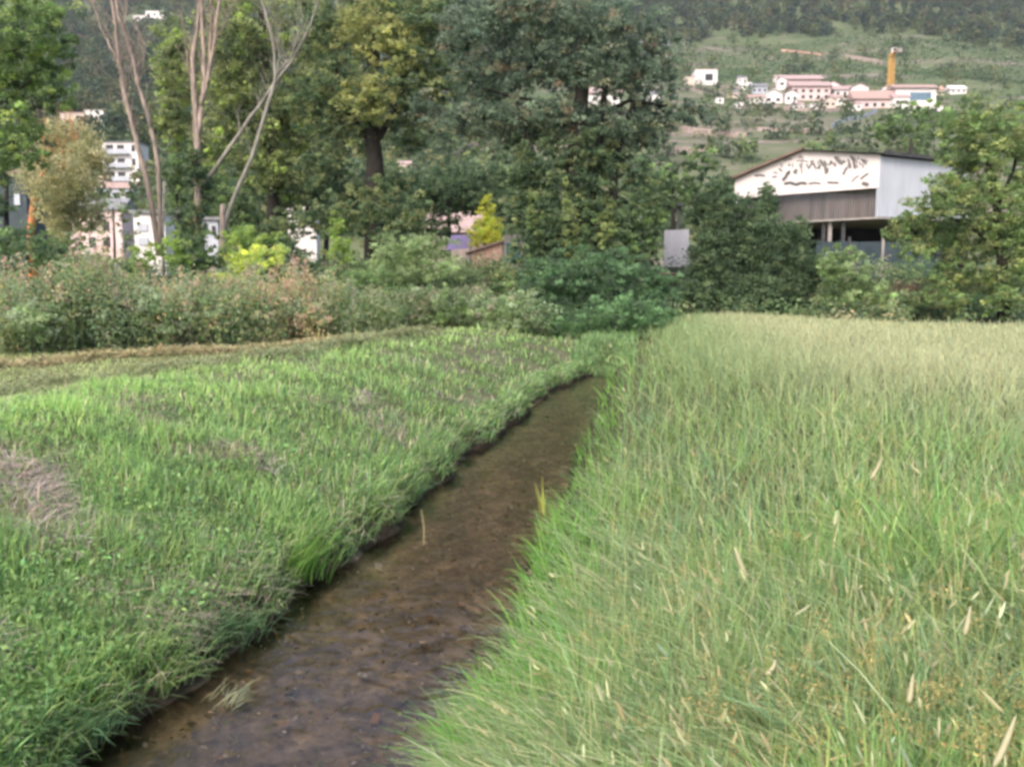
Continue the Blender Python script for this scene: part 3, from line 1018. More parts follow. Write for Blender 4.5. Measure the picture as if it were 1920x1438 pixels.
def crane():
    p = hill_hit(1668, 196)
    d = p[1]
    root = thing("tower_crane", "yellow tower crane rising above the hillside village", "crane", p)
    top = P(1668, 108, d)
    h = top[2] - p[2]
    m = MB()
    s = 1.0
    for sx in (-s, s):
        for sy in (-s, s):
            m.box((p[0] + sx, p[1] + sy, p[2] + h / 2 - 1), (.42, .42, h + 2))
    n = 9
    for k in range(n):
        z0, z1 = p[2] + h * k / n, p[2] + h * (k + 1) / n
        for sy in (-s, s):
            m.tube([(p[0] - s, p[1] + sy, z0), (p[0] + s, p[1] + sy, z1)], .16, 4)
            m.box((p[0], p[1] + sy, z0), (2 * s, .2, .25))
        for sx in (-s, s):
            m.tube([(p[0] + sx, p[1] - s, z0), (p[0] + sx, p[1] + s, z1)], .16, 4)
    m.build("mast", "yellow", root)
    zt = p[2] + h
    MB().box((p[0], p[1], zt + .9), (2.4, 2.4, 1.2)).build("slewing_ring", "yellow", root)
    cb = MB().box((p[0] + .2, p[1] - 1.6, zt + 2.6), (2.0, 1.8, 2.2)).build("cab", "white", root)
    MB().box((p[0] + .2, p[1] - 2.55, zt + 2.9), (1.5, .1, 1.1)).build("window", "glass_dark", cb)
    j = MB()
    for k in range(12):
        ya, yb = p[1] + 2 + k * 2.6, p[1] + 2 + (k + 1) * 2.6
        xa, xb = p[0] * ya / p[1], p[0] * yb / p[1]
        for sx in (-.5, .5):
            j.tube([(xa + sx, ya, zt + 1.6), (xb + sx, yb, zt + 1.6)], .12, 4)
            j.tube([(xa + sx, ya, zt + 1.6), (xb, yb, zt + 2.9)], .09, 4)
        j.tube([(xa, ya, zt + 2.9), (xb, yb, zt + 2.9)], .12, 4)
    j.build("jib", "yellow", root)
    MB().box((p[0], p[1] - 5, zt + 1.6), (1.4, 7, .4)).build("counter_jib", "yellow", root)
    MB().box((p[0], p[1] - 8, zt + 1.0), (1.8, 1.6, 1.8)).build("counterweight", "concrete", root)


crane()


def terrace_wall(label, pts, hpx, mat="stone"):
    """A retaining wall on the slope along photo points."""
    hits = [hill_hit(x, y) for x, y in pts]
    if 'ramp' in label:
        HOUSES.extend((q[0], q[1], 8.0) for q in hits)
    root_p = hits[0]
    m = MB()
    for a, b in zip(hits[:-1], hits[1:]):
        n = 6
        for k in range(n):
            q0, q1 = a + (b - a) * k / n, a + (b - a) * (k + 1) / n
            z0, z1 = [Hhill(q[0], q[1]) for q in (q0, q1)]
            h = hpx / 1600 * q0[1]
            m.prism([(q0[0], q0[1], z0 - 1), (q1[0], q1[1], z1 - 1), (q1[0], q1[1], z1 + h), (q0[0], q0[1], z0 + h)], (0, .7, 0))
    o = m.build("terrace_wall", mat, loc=root_p)
    tag(o, label, "wall", "stone terrace walls on the slope")


terrace_wall("pale straight ramp wall climbing towards the blue-glazed villa", [(1560, 241), (1600, 226), (1645, 211)], 8, "white_blue")
terrace_wall("long pinkish stone terrace wall under the pink terrace house", [(1390, 206), (1450, 203), (1530, 212), (1600, 206)], 6)
terrace_wall("curved stone terrace wall halfway down the village slope", [(1420, 246), (1480, 248), (1545, 252)], 7)
terrace_wall("rough stone terrace wall above the green field strip", [(1235, 240), (1300, 252), (1400, 262)], 12)
terrace_wall("broken rocky terrace wall beside the warehouse roof", [(1215, 310), (1260, 292), (1320, 290)], 14)
terrace_wall("pink cut bank wall high above the crane", [(1465, 98), (1500, 101), (1540, 106)], 4, "pink")
terrace_wall("pale bank wall at crane-top height beside the cut bank", [(1585, 112), (1625, 117), (1655, 124)], 8)
terrace_wall("pinkish rock terrace seen between the two big crowns", [(840, 300), (890, 285), (960, 272)], 16)


# ------------------------------------------------------------------ woods and vines on the hillside (far-off masses)
def hillside_woods():
    mb = MB()
    n = 13000
    x = R.uniform(-420, 520, n)
    y = 235 + 700 * R.random(n) ** 1.3
    ok = (np.abs(x) < .66 * y + 25) & (y > woods_edge(x) + R.normal(0, 7, n))
    x, y = x[ok], y[ok]
    z = Hhill(x, y)
    keep = np.ones(len(x), bool)
    for hx, hy, hw in HOUSES:
        keep &= ~((np.abs(x - hx * y / hy) < hw * .6 + 3) & (y > hy - 26) & (y < hy + 12))
    x, y, z = x[keep], y[keep], z[keep]
    for k in range(len(x)):
        rr = R.uniform(2.6, 4.8)
        hh = R.uniform(3.2, 6.2)
        nl = 58
        dd = rdir(nl)
        pos = np.array([x[k], y[k], z[k] + hh * .95]) + dd * np.array([rr, rr, hh]) * (R.random(nl) ** .35)[:, None]
        base = np.array([[.036, .052, .030], [.055, .072, .032], [.030, .045, .034], [.075, .083, .040], [.085, .078, .045]][R.choice(5, p=[.34, .26, .2, .14, .06])]) * R.uniform(.75, 1.25)
        leaves(mb, pos, R.uniform(1.3, 2.6, nl), vary(base, nl, .18, .08), .7, aspect=.75)
    tag(mb.build("hillside_woods", "far_leaf"), kind="stuff")


def slope_scrub():
    """Bushes and rows of vines over the village slope, far too many to count."""
    mb = MB()
    n = 9000
    y = 150 + 520 * R.random(n)
    x = R.uniform(-1, 1, n) * (.66 * y + 10)
    ok = (y < woods_edge(x)) & ((x > -5) | (R.random(n) < .75))
    ok &= (wob(x, y, 22) + .5 * wob(x + 40, y, 9) > -.12) | (x < 0)
    for hx, hy, hw in HOUSES:
        ok &= ~((np.abs(x - hx * y / hy) < hw * .6 + 2) & (y > hy - 8) & (y < hy + 12))
    x, y = x[ok], y[ok]
    z = Hhill(x, y)
    for k in range(len(x)):
        big = R.random() < (.55 if x[k] < 0 else .16)
        rr = R.uniform(2.0, 4.2) if big else R.uniform(.7, 1.9)
        hh = rr * R.uniform(.9, 1.6) if big else rr * .8
        nl = 60 if big else 26
        pos = np.array([x[k], y[k], z[k] + hh * .8]) + rdir(nl) * np.array([rr, rr, hh]) * (R.random(nl) ** .4)[:, None]
        base = np.array([[.045, .065, .032], [.07, .10, .04], [.055, .075, .045], [.11, .12, .055]][R.choice(4)]) * R.uniform(.8, 1.25)
        leaves(mb, pos, rr * R.uniform(.3, .6, nl), vary(base, nl, .2, .08), .7, aspect=.75)
    tag(mb.build("slope_shrubbery", "far_leaf"), kind="stuff")
    mb = MB()
    for yy in np.arange(485, 640, 5.5):
        xs = np.arange(20, 430, .9)
        xs = xs[(xs < .64 * yy) & (np.abs(wob(xs, xs * 0 + yy, 45)) > .12)]
        yj = yy + 6 * np.sin(xs * .02) + R.normal(0, .25, len(xs))
        ok = yj < woods_edge(xs) - 6
        xs, yj = xs[ok], yj[ok]
        pos = np.stack([xs + R.normal(0, .4, len(xs)), yj, Hhill(xs, yj) + R.uniform(.4, 1.5, len(xs))], 1)
        leaves(mb, pos, R.uniform(1.0, 1.9, len(xs)), vary((.06, .095, .045), len(xs), .2, .08), .6, aspect=.8)
    tag(mb.build("vineyard_foliage", "far_leaf"), kind="stuff")


hillside_woods()
slope_scrub()

# ------------------------------------------------------------------ trees
DK = [((.030, .050, .026), 3), ((.045, .070, .032), 3), ((.065, .090, .042), 1)]
BLUE = [((.045, .066, .045), 3), ((.065, .088, .058), 3), ((.032, .048, .034), 2), ((.10, .105, .065), .8), ((.11, .085, .055), .35)]
OLIVE = [((.085, .10, .042), 3), ((.11, .125, .05), 2), ((.05, .068, .03), 2)]
MIDG = [((.06, .095, .032), 3), ((.085, .125, .04), 2), ((.045, .066, .028), 2)]
BRIGHT = [((.085, .125, .035), 3), ((.06, .092, .03), 2), ((.125, .16, .045), 1)]
LIME = [((.11, .155, .03), 3), ((.085, .125, .03), 2), ((.14, .165, .04), 1)]
YELL_SUNLIT = [((.14, .145, .05), 3), ((.11, .12, .045), 2), ((.09, .11, .04), 1)]  # yellow-green top leaves with golden sunlight mixed into the colour
GOLD = [((.27, .26, .03), 3), ((.22, .22, .035), 2), ((.22, .26, .04), .6)]
DRYO = [((.155, .15, .08), 3), ((.12, .125, .065), 2), ((.20, .185, .11), 1)]
PALEG = [((.10, .135, .058), 3), ((.125, .155, .075), 2), ((.07, .10, .04), 1.5)]
GREYW = [((.12, .145, .09), 3), ((.09, .13, .06), 3), ((.06, .09, .04), 1.2), ((.18, .16, .12), .5)]
ROSEW = [((.20, .14, .105), 1.2), ((.17, .16, .10), 2), ((.11, .135, .07), 2)]


def limb(root, name, d, pts, r0, r1, mat, n=8, dz=0.0):
    p = [P(x, y, d + (k[0] if k else 0)) for x, y, *k in pts]
    # finer polyline with a slight natural waver
    q = []
    for a, b in zip(p[:-1], p[1:]):
        for t in (0, .34, .67):
            q.append(a + (b - a) * t + R.normal(0, .015, 3))
    q.append(p[-1])
    rad = np.linspace(r0, r1, len(q))
    if name == "branch" and r0 > .015 and mat != "bark_dark" or (name == "trunk" and mat in ("bark_pale", "bark_grey") and len(pts) > 5):
        tm = MB()
        for i in R.choice(np.arange(len(q) // 3, len(q)), 26 if r0 > .05 else 12):
            b0 = q[i]
            up = np.array([R.normal(0, .35), R.normal(0, .3), 1.0])
            L_ = R.uniform(.5, 1.7)
            b1, b2 = b0 + up * L_ * .5 + R.normal(0, .06, 3), b0 + up * L_ + R.normal(0, .16, 3)
            tm.tube([b0, b1, b2], [min(.016, rad[i] * .6), .010, .004], 4)
            for _ in range(2):
                c1 = b1 + np.array([R.normal(0, .25), R.normal(0, .25), R.uniform(.2, .6)])
                tm.tube([b1, c1], [.008, .003], 4)
        mb0 = MB().tube(q, rad, n, jitter=.06)
        tr_ = mb0.build(name, mat, root, smooth=True)
        tm.build("twig_sprays", mat, tr_)
        return tr_
    return MB().tube(q, rad, n, jitter=.06).build(name, mat, root, smooth=True)


def tree(label, px, d, ells, cols, leaf=.2, cover=2.6, trunk=None, bark="bark_dark", cat="tree", name="tree", group=None, r0=.22, branches=(), up=.5, extra=(), depth=1.0, **k):
    b = base_of(px, d)
    root = thing(name, label, cat, b, group)
    if trunk:
        pts = [b + (0, 0, -.3)] + [P(x, y, d) for x, y in trunk]
        MB().tube(pts, np.linspace(r0, r0 * .45, len(pts)), 9, jitter=.07).build("trunk", bark, root, smooth=True)
    for br in branches:
        limb(root, "branch", d, br[0], br[1], br[1] * .35, bark)
    mb = MB()
    pix_puffs(mb, d, ells, leaf, cols, cover, up, depth, **k)
    mb.build("crown" if trunk else "foliage", "leaf", root)
    for nm, el, cc, cv in extra:
        m2 = MB()
        pix_puffs(m2, d, el, leaf * (.8 if nm == 'hanging_vine' else 1), cc, cv, up, depth, clump=.12 if nm == 'hanging_vine' else None)
        m2.build(nm, "leaf", root)
    return root


# bare-topped trees
def bare_trees():
    d = 37
    b = base_of(296, d)
    root = thing("bare_tree", "thin bare pale tree with two leaning stems, nearest the olive tree", "tree", b)
    limb(root, "trunk", d, [(299, 480), (276, 340), (260, 283), (252, 247), (233, 177), (222, 112), (217, 50), (205, -30)], .13, .06, "bark_pale")
    limb(root, "trunk", d, [(302, 480), (298, 330), (290, 267), (277, 217), (260, 160), (243, 87), (222, 33), (212, -40)], .11, .05, "bark_pale")
    limb(root, "branch", d, [(224, 118), (207, 90), (187, 50), (171, -10)], .045, .02, "bark_pale", 6)
    limb(root, "branch", d, [(231, 60), (238, 20), (236, -30)], .035, .015, "bark_pale", 6)
    for pts in ([(252, 247), (232, 190), (225, 150)], [(260, 160), (268, 120), (270, 90)], [(233, 177), (243, 140), (247, 118)]):
        limb(root, "branch", d, pts, .02, .008, "bark_pale", 5)
    d = 38
    b = base_of(372, d)
    root = thing("bare_tree", "tall bare tree with ivy-dark foot and pinkish upright limbs", "tree", b)
    limb(root, "trunk", d, [(373, 500), (372, 430), (369, 333), (370, 267), (366, 200), (363, 167), (361, 110), (372, 40), (375, -20)], .2, .06, "bark_pale", 10)
    limb(root, "branch", d, [(371, 262), (380, 190), (384, 150), (380, 80), (378, -20)], .12, .07, "bark_pale")
    limb(root, "branch", d, [(378, 200), (391, 143), (402, 80), (414, -20)], .11, .06, "bark_pale")
    limb(root, "branch", d, [(392, 140), (394, 70), (396, -10)], .06, .03, "bark_pale")
    limb(root, "branch", d, [(374, 350), (400, 323), (450, 250), (507, 167), (547, 117), (583, 45), (596, 10)], .11, .035, "bark_grey")
    limb(root, "branch", d, [(363, 167), (350, 110), (345, 60)], .03, .01, "bark_pale", 5)
    limb(root, "branch", d, [(402, 80), (425, 40), (436, 5)], .03, .01, "bark_pale", 5)
    m = MB()
    pix_puffs(m, d, [(370, 430, 26, 55), (374, 370, 26, 50), (366, 320, 20, 40), (374, 280, 14, 26)], .15, DK + OLIVE[:1], 4.2, depth=.8)
    m.build("ivy", "leaf", root)
    d = 36.5
    b = base_of(418, d)
    root = thing("bare_tree", "slender grey bare tree leaning over to cross its neighbour's limb", "tree", b)
    limb(root, "trunk", d, [(416, 500), (419, 440), (430, 393), (473, 293), (507, 183), (517, 150), (513, 83), (493, 5), (486, -30)], .11, .04, "bark_grey")
    limb(root, "branch", d, [(515, 150), (524, 110), (522, 70)], .04, .015, "bark_grey", 6)
    limb(root, "branch", d, [(519, 140), (545, 110), (560, 60)], .035, .012, "bark_grey", 6)
    d = 35.8
    b = base_of(417, d)
    root = thing("dead_stump", "pale broken stump upright at the foot of bare trees", "tree stump", b)
    limb(root, "trunk", d, [(416, 500), (417, 440), (418, 384)], .14, .11, "bark_pale")


bare_trees()

tree("leafy bright green tree reaching in at the top corner", -70, 29,
     [(20, 50, 80, 55), (40, 150, 75, 60), (10, 235, 70, 55), (95, 90, 50, 50), (-70, 150, 90, 120), (70, 10, 70, 40), (100, 175, 35, 35), (50, 290, 45, 30), (-40, 300, 70, 60)],
     BRIGHT + [((.055, .085, .03), 3), ((.16, .19, .05), .5), ((.03, .045, .022), 2)], .15, 3.2, trunk=[(-75, 400), (-60, 250), (-40, 120)], r0=.25, branches=[([(-60, 260), (0, 200), (60, 150)], .09), ([(-50, 180), (20, 100), (80, 60)], .08)])
tree("olive-brown feathery tree with orange sunlit trunk", 64, 35,
     [(120, 262, 55, 45), (110, 335, 75, 55), (105, 392, 36, 46), (170, 300, 40, 45), (150, 395, 50, 40), (72, 318, 28, 34)],
     DRYO, .12, 3.6, trunk=[(58, 440), (66, 360), (90, 300)], bark="bark_sunlit", r0=.2, up=.2, branches=[([(66, 370), (110, 330), (140, 270)], .06), ([(64, 390), (90, 340), (95, 270)], .05)], droop=.3)
tree("yellow-green poplar behind the bare limbs", 505, 46,
     [(450, 60, 75, 90), (430, 170, 60, 80), (500, 200, 75, 70), (555, 230, 55, 80), (330, 130, 45, 100), (320, 230, 40, 60), (560, 60, 60, 90), (495, 300, 70, 55), (400, 270, 45, 45), (540, 330, 60, 50)],
     OLIVE + [((.13, .17, .04), 2.2), ((.045, .06, .03), 1.5)], .18, 4.0, trunk=[(512, 380), (515, 280), (500, 150), (490, 20)], r0=.35,
     branches=[([(515, 290), (450, 220), (420, 140)], .12), ([(508, 250), (560, 180), (575, 90)], .11)])
tree("tall dark-trunked tree with golden sunlit tufts in its crown", 703, 42,
     [(690, 55, 70, 55, 0, YELL_SUNLIT), (745, 90, 55, 45, -1, YELL_SUNLIT), (640, 160, 70, 55), (760, 165, 75, 55), (610, 70, 60, 80), (690, 190, 60, 45, -1, YELL_SUNLIT), (650, 250, 60, 45), (800, 60, 70, 80), (610, 330, 55, 50), (770, 250, 45, 40), (830, 150, 50, 50), (590, 200, 50, 60), (740, 10, 110, 40)],
     OLIVE + DK, .18, 3.8, trunk=[(702, 400), (703, 300), (697, 262), (700, 150), (705, 20)], r0=.55,
     branches=[([(699, 275), (660, 220), (630, 130)], .2), ([(702, 270), (745, 200), (770, 110)], .2), ([(700, 180), (690, 100), (680, 20)], .15)])
tree("huge blue-green tree with sweeping boughs on ivy-clad trunks", 1085, 37,
     [(880, 70, 70, 60), (960, 40, 90, 60), (1060, 40, 90, 60), (1160, 60, 85, 65), (1010, 120, 100, 50), (1110, 130, 90, 50), (1200, 140, 70, 50), (920, 150, 80, 45), (1235, 205, 60, 36), (870, 225, 70, 36), (960, 230, 80, 40), (1060, 225, 85, 45), (1150, 230, 80, 42), (1230, 90, 40, 40), (1000, -20, 160, 50), (1290, 215, 35, 20), (1200, 260, 50, 25), (800, 200, 40, 25)],
     BLUE, .16, 3.3, trunk=[(1084, 440), (1080, 300), (1090, 180), (1100, 60)], r0=.5, up=.6,
     branches=[([(1020, 560), (1008, 420), (1000, 300), (970, 190)], .32), ([(1160, 560), (1152, 400), (1150, 300), (1190, 190)], .3), ([(1120, 560), (1112, 380), (1125, 240), (1140, 120)], .26), ([(1085, 260), (1000, 190), (900, 165)], .13), ([(1090, 230), (1180, 190), (1260, 200)], .12)],
     extra=[("ivy", [(985, 360, 40, 60), (1000, 430, 50, 60), (1060, 480, 60, 60), (1120, 430, 55, 70), (1190, 470, 45, 60), (1215, 400, 36, 50), (1000, 320, 50, 55), (1070, 330, 45, 60), (1030, 410, 55, 55), (1110, 350, 45, 55), (1152, 300, 35, 45), (1085, 440, 70, 50), (1165, 420, 35, 65), (1205, 340, 35, 40), (1010, 490, 55, 45), (1000, 260, 50, 40), (1100, 280, 60, 40), (1130, 490, 60, 50), (1060, 500, 60, 50)], DK + [((.085, .10, .04), 1.6)], 4.0),
            ("hanging_vine", [(1000, 450, 20, 100, -2.2, DK + MIDG[:1]), (1035, 460, 22, 90, -2.3, DK), (1100, 460, 22, 100, -2.3, MIDG + DK), (1160, 470, 20, 90, -2.2, DK), (1185, 440, 18, 100, -2.2, DK + MIDG), (1215, 430, 16, 90, -2.0, DK + MIDG), (1240, 390, 14, 70, -1.8, DK + MIDG), (960, 420, 14, 60, -1.6, DK + OLIVE[:1]), (1062, 410, 9, 75, -2.6), (1080, 450, 7, 60, -2.5), (1130, 440, 9, 85, -2.6), (1146, 420, 7, 70, -2.4), (1000, 400, 8, 60, -2.3)], [((.10, .12, .04), 3), ((.075, .10, .035), 2)], 2.4)])
tree("big dark dense bush hiding the warehouse's lower corner", 1415, 39,
     [(1352, 395, 36, 50), (1335, 470, 45, 65), (1420, 470, 75, 70), (1440, 385, 26, 46), (1395, 410, 40, 50), (1350, 358, 30, 38), (1315, 400, 24, 40), (1485, 470, 42, 70), (1400, 545, 105, 38), (1517, 520, 20, 60), (1320, 540, 50, 40), (1470, 545, 60, 40)],
     DK, .14, 4.6, cat="bush", name="bush")
tree("broad olive-green tree half covering the warehouse side wall", 1885, 37,
     [(1825, 225, 60, 45), (1880, 285, 60, 55), (1800, 290, 45, 36), (1850, 380, 85, 50), (1755, 390, 55, 34), (1900, 455, 60, 70), (1795, 455, 85, 42), (1730, 425, 40, 24), (1885, 550, 60, 50), (1800, 520, 70, 34), (1960, 350, 60, 140), (1770, 560, 60, 28), (1710, 470, 40, 20), (1920, 240, 40, 50), (1775, 365, 45, 40), (1715, 412, 45, 20), (1800, 330, 34, 36), (1690, 440, 36, 18)],
     MIDG + [((.10, .115, .045), 3), ((.14, .16, .05), .8)], .15, 3.4, trunk=[(1880, 500), (1870, 400), (1850, 280)], r0=.28, branches=[([(1875, 470), (1810, 420), (1750, 400)], .1), ([(1865, 400), (1900, 320), (1920, 240)], .1), ([(1878, 520), (1810, 500), (1740, 470)], .08)])
tree("rounded green tree beyond the warehouse roof", 1700, 92, [(1680, 240, 46, 30), (1740, 225, 50, 36), (1650, 250, 30, 18), (1780, 250, 40, 40)], MIDG, .4, 2.6, trunk=[(1705, 350), (1708, 260)], r0=.35)
tree("slim golden conical tree above the pink hut", 908, 49.5, [(914, 392, 14, 24), (908, 420, 24, 28), (903, 445, 32, 22), (925, 435, 24, 28)], GOLD, .14, 4.0, trunk=[(910, 440), (910, 385)], r0=.1)
tree("dark hedge tree in the gap left of the golden tree", 840, 58, [(780, 365, 60, 45), (850, 345, 60, 50), (830, 385, 70, 36), (895, 365, 45, 40), (760, 410, 50, 30), (820, 425, 46, 20), (940, 330, 40, 40), (960, 385, 30, 40)], DK, .2, 3.6, trunk=[(842, 440), (842, 360)], r0=.2)
tree("dark tree behind the pale board and pole", 1262, 56, [(1230, 330, 50, 45), (1290, 340, 50, 50), (1255, 390, 60, 40), (1225, 420, 30, 40), (1310, 300, 40, 25)], DK + MIDG, .25, 2.5, trunk=[(1262, 430), (1262, 340)], r0=.2)
tree("dim green tree between the poplar and the dark-trunked tree", 610, 52, [(600, 380, 55, 50), (650, 360, 50, 60), (560, 360, 45, 40), (740, 360, 50, 50), (680, 400, 45, 40), (520, 380, 36, 36), (480, 350, 36, 40)], DK + OLIVE, .2, 3.4, trunk=[(612, 450), (612, 380)], r0=.2)
tree("dark green tree behind the bare trunks", 330, 55, [(320, 345, 42, 56), (400, 345, 45, 55), (440, 380, 45, 45), (345, 290, 36, 40), (470, 420, 40, 30), (340, 410, 26, 36)], DK + MIDG, .2, 3.2, trunk=[(332, 440), (332, 360)], r0=.2)
tree("low dark tree under the leafy corner tree", 15, 48, [(10, 320, 45, 30), (30, 270, 45, 25), (-20, 370, 50, 50), (10, 450, 60, 24)], DK, .22, 2.3, trunk=[(12, 430), (12, 330)], r0=.2)

tree("understorey bush hiding the foot of the dark-trunked tree", 700, 39, [(700, 395, 55, 55), (645, 395, 45, 45), (760, 405, 50, 45), (720, 345, 30, 25), (590, 410, 40, 40), (535, 420, 40, 34)], DK + OLIVE, .16, 2.8, cat="bush", name="bush")
tree("thin leafy sapling screening the whitish pink house", 215, 42, [(170, 420, 36, 36), (215, 395, 30, 40), (140, 450, 40, 30), (235, 440, 24, 30), (110, 430, 30, 40)], OLIVE + MIDG, .12, .8, trunk=[(215, 460), (212, 390)], r0=.08)
tree("thin grey-green sapling before the slatted white house", 310, 41, [(300, 330, 26, 40), (315, 400, 22, 40), (275, 380, 22, 30), (255, 410, 12, 26)], [((.09, .105, .075), 2), ((.065, .085, .05), 2)], .12, .8, trunk=[(305, 470), (308, 340)], bark="bark_grey", r0=.09)
# ------------------------------------------------------------------ shrubs of the hedge bank
shrub = lambda label, px, d, ells, cols, leaf=.12, cover=2.8, **k: tree(label, px, d, ells, cols, leaf, cover, cat="shrub", name="shrub", **k)
shrub("lime-green drooping shrub in front of the shuttered white house", 265, 31, [(265, 490, 28, 28), (245, 505, 16, 26), (285, 478, 22, 22)], LIME)
shrub("fresh green upright shrub beside the ivy-dark tree foot", 325, 31.5, [(325, 462, 24, 34), (335, 490, 26, 26)], BRIGHT + LIME[:1])
shrub("broad lime shrub right beside the pale broken stump", 455, 32.5, [(450, 448, 42, 26), (485, 455, 35, 26), (520, 450, 24, 16), (440, 480, 40, 26)], LIME + BRIGHT)
shrub("dark evergreen shrub at the picture edge behind pink plumes", 40, 27, [(20, 450, 50, 36), (70, 470, 45, 32), (30, 490, 60, 30)], DK + MIDG[:1])
shrub("mid-green leafy shrub between orange trunk and lime shrub", 160, 28, [(130, 475, 36, 22), (180, 490, 45, 22), (220, 498, 30, 20), (150, 505, 60, 22)], MIDG + DK)
shrub("dark green shrub at the foot of the ivy-dark tree", 385, 33, [(370, 470, 36, 40), (395, 490, 36, 30), (350, 500, 30, 24)], DK + MIDG[:1])
shrub("arching yellow-green bramble over a dark hollow", 480, 30.5, [(450, 500, 45, 30), (490, 480, 50, 22), (430, 530, 40, 25), (520, 470, 30, 16)], [((.20, .22, .04), 3), ((.13, .17, .04), 2)], .12, 2.2)
shrub("dark round bush under the arching bramble", 545, 31.5, [(545, 480, 42, 36), (520, 510, 40, 26), (575, 510, 36, 26)], DK)
shrub("lime conical shrub standing clear of the dark trees", 635, 34, [(634, 415, 13, 24), (634, 445, 24, 28), (636, 475, 32, 26)], LIME)
shrub("wide pale green shrub with light flower heads", 775, 33, [(740, 475, 55, 36), (800, 465, 60, 32), (770, 505, 90, 32), (845, 508, 38, 24)], PALEG)
shrub("low dark green bush before the pink hut", 900, 33, [(880, 535, 60, 22), (945, 535, 50, 18)], MIDG + DK)
shrub("bright leafy mound between reddish weeds and pale shrub", 660, 30.5, [(650, 520, 50, 34), (700, 530, 50, 30), (620, 545, 36, 24)], MIDG + PALEG[:1])
shrub("deep green ivy mound at the foot of the huge tree", 1110, 33, [(1080, 510, 80, 50), (1160, 520, 70, 55), (1020, 530, 60, 45), (1230, 545, 55, 50), (1120, 570, 120, 40)], [((.04, .075, .032), 3), ((.055, .10, .045), 2), ((.03, .05, .028), 2)], .13, 3.0)
shrub("bushy dark nettle mass where the ditch ends", 1150, 29.5, [(1120, 600, 70, 36), (1190, 595, 60, 40), (1060, 605, 50, 30), (1230, 590, 36, 30)], [((.045, .085, .032), 3), ((.06, .11, .045), 2), ((.03, .05, .028), 1)], .11, 3.0)
shrub("greyish flowering weed bush near the ditch end", 960, 29, [(920, 580, 50, 36), (980, 575, 50, 36), (1020, 600, 40, 30), (950, 610, 60, 24)], GREYW + PALEG, .1, 2.6)
shrub("spreading green bush behind dry yellow grass tips", 790, 29.5, [(720, 575, 60, 36), (790, 570, 60, 40), (850, 580, 50, 36), (760, 600, 90, 24)], MIDG + GREYW[:2], .11, 2.8)
shrub("pale leafy knotweed spilling down beside the fence", 1595, 38, [(1562, 490, 34, 36), (1565, 505, 34, 40), (1610, 530, 50, 34), (1575, 555, 50, 30), (1650, 560, 50, 24), (1600, 475, 36, 16), (1690, 580, 40, 18)], PALEG + MIDG[:1], .15, 2.6)
shrub("dull brownish scrub under the fence and broad tree", 1725, 39.5, [(1700, 545, 40, 22), (1740, 545, 40, 22), (1720, 575, 60, 22)], [((.12, .08, .055), 2), ((.07, .08, .04), 2)], .13, 2.3)
shrub("dark low hedge between white board and big dark bush", 1290, 38, [(1260, 550, 50, 30), (1310, 555, 50, 36), (1240, 580, 50, 26)], DK + MIDG[:1], .13, 2.8)


# tall flowering weeds: each clump leaves below, stems and plumes above
def weeds(label, px, d, wpx, hpx, cols, plume, seed, n=46):
    b = base_of(px, d)
    root = thing("weed_clump", label, "weeds", b, "tall weed clumps along the meadow edge")
    W, Hh = wpx / 1600 * d, hpx / 1600 * d
    mb = MB()
    nn = 150
    rx, ry = R.normal(0, .5, nn) * W / 2, R.normal(0, .6, nn)
    hz = Hh * np.clip(.82 - .12 * (2 * rx / W) ** 2 + R.normal(0, .2, nn), .3, 1.25)
    st = mb
    P0 = np.stack([b[0] + rx, b[1] + ry, np.full(nn, b[2] - .05)], 1)
    az = R.uniform(0, 6.28, nn)
    c = vary((.10, .115, .055), nn, .2, .1)
    tip, _ = blades(st, P0, hz, az, R.normal(0, .05, nn), R.normal(.25, .15, nn), np.full(nn, .013), c, c, 4, .5)
    hue_ = np.array([[1, 1, 1], [1.35, 1.15, .8], [.75, .9, .8], [1.25, 1.05, 1.1]])[R.choice(4, nn, p=[.4, .25, .2, .15])]
    for k in range(nn):
        m = 62
        t = R.random(m) ** .8
        pos = P0[k] + (tip[k] - P0[k]) * t[:, None] * .96 + R.normal(0, 1, (m, 3)) * (.16, .16, .1)
        ci = np.array([x[0] for x in cols])[R.choice(len(cols), m, p=np.array([x[1] for x in cols]) / sum(x[1] for x in cols))]
        leaves(mb, pos, R.uniform(.07, .15, m), ci * vary((1, 1, 1), m, .25, .14) * hue_[k], .3, aspect=.42)
    mb.build("foliage", "leaf", root)
    if plume is not None:
        pm = MB()
        for k in R.choice(nn, n, replace=False):
            m = 40
            t = R.random(m)
            pos = tip[k] + np.array([0, 0, .05]) - np.array([0, 0, .34]) * t[:, None] + R.normal(0, 1, (m, 3)) * (.05, .05, .03) * (.4 + t)[:, None]
            leaves(pm, pos, R.uniform(.04, .09, m), vary(plume, m, .2, .08), .2, aspect=.6)
        pm.build("flower_sprays", "dry", root)
    return root


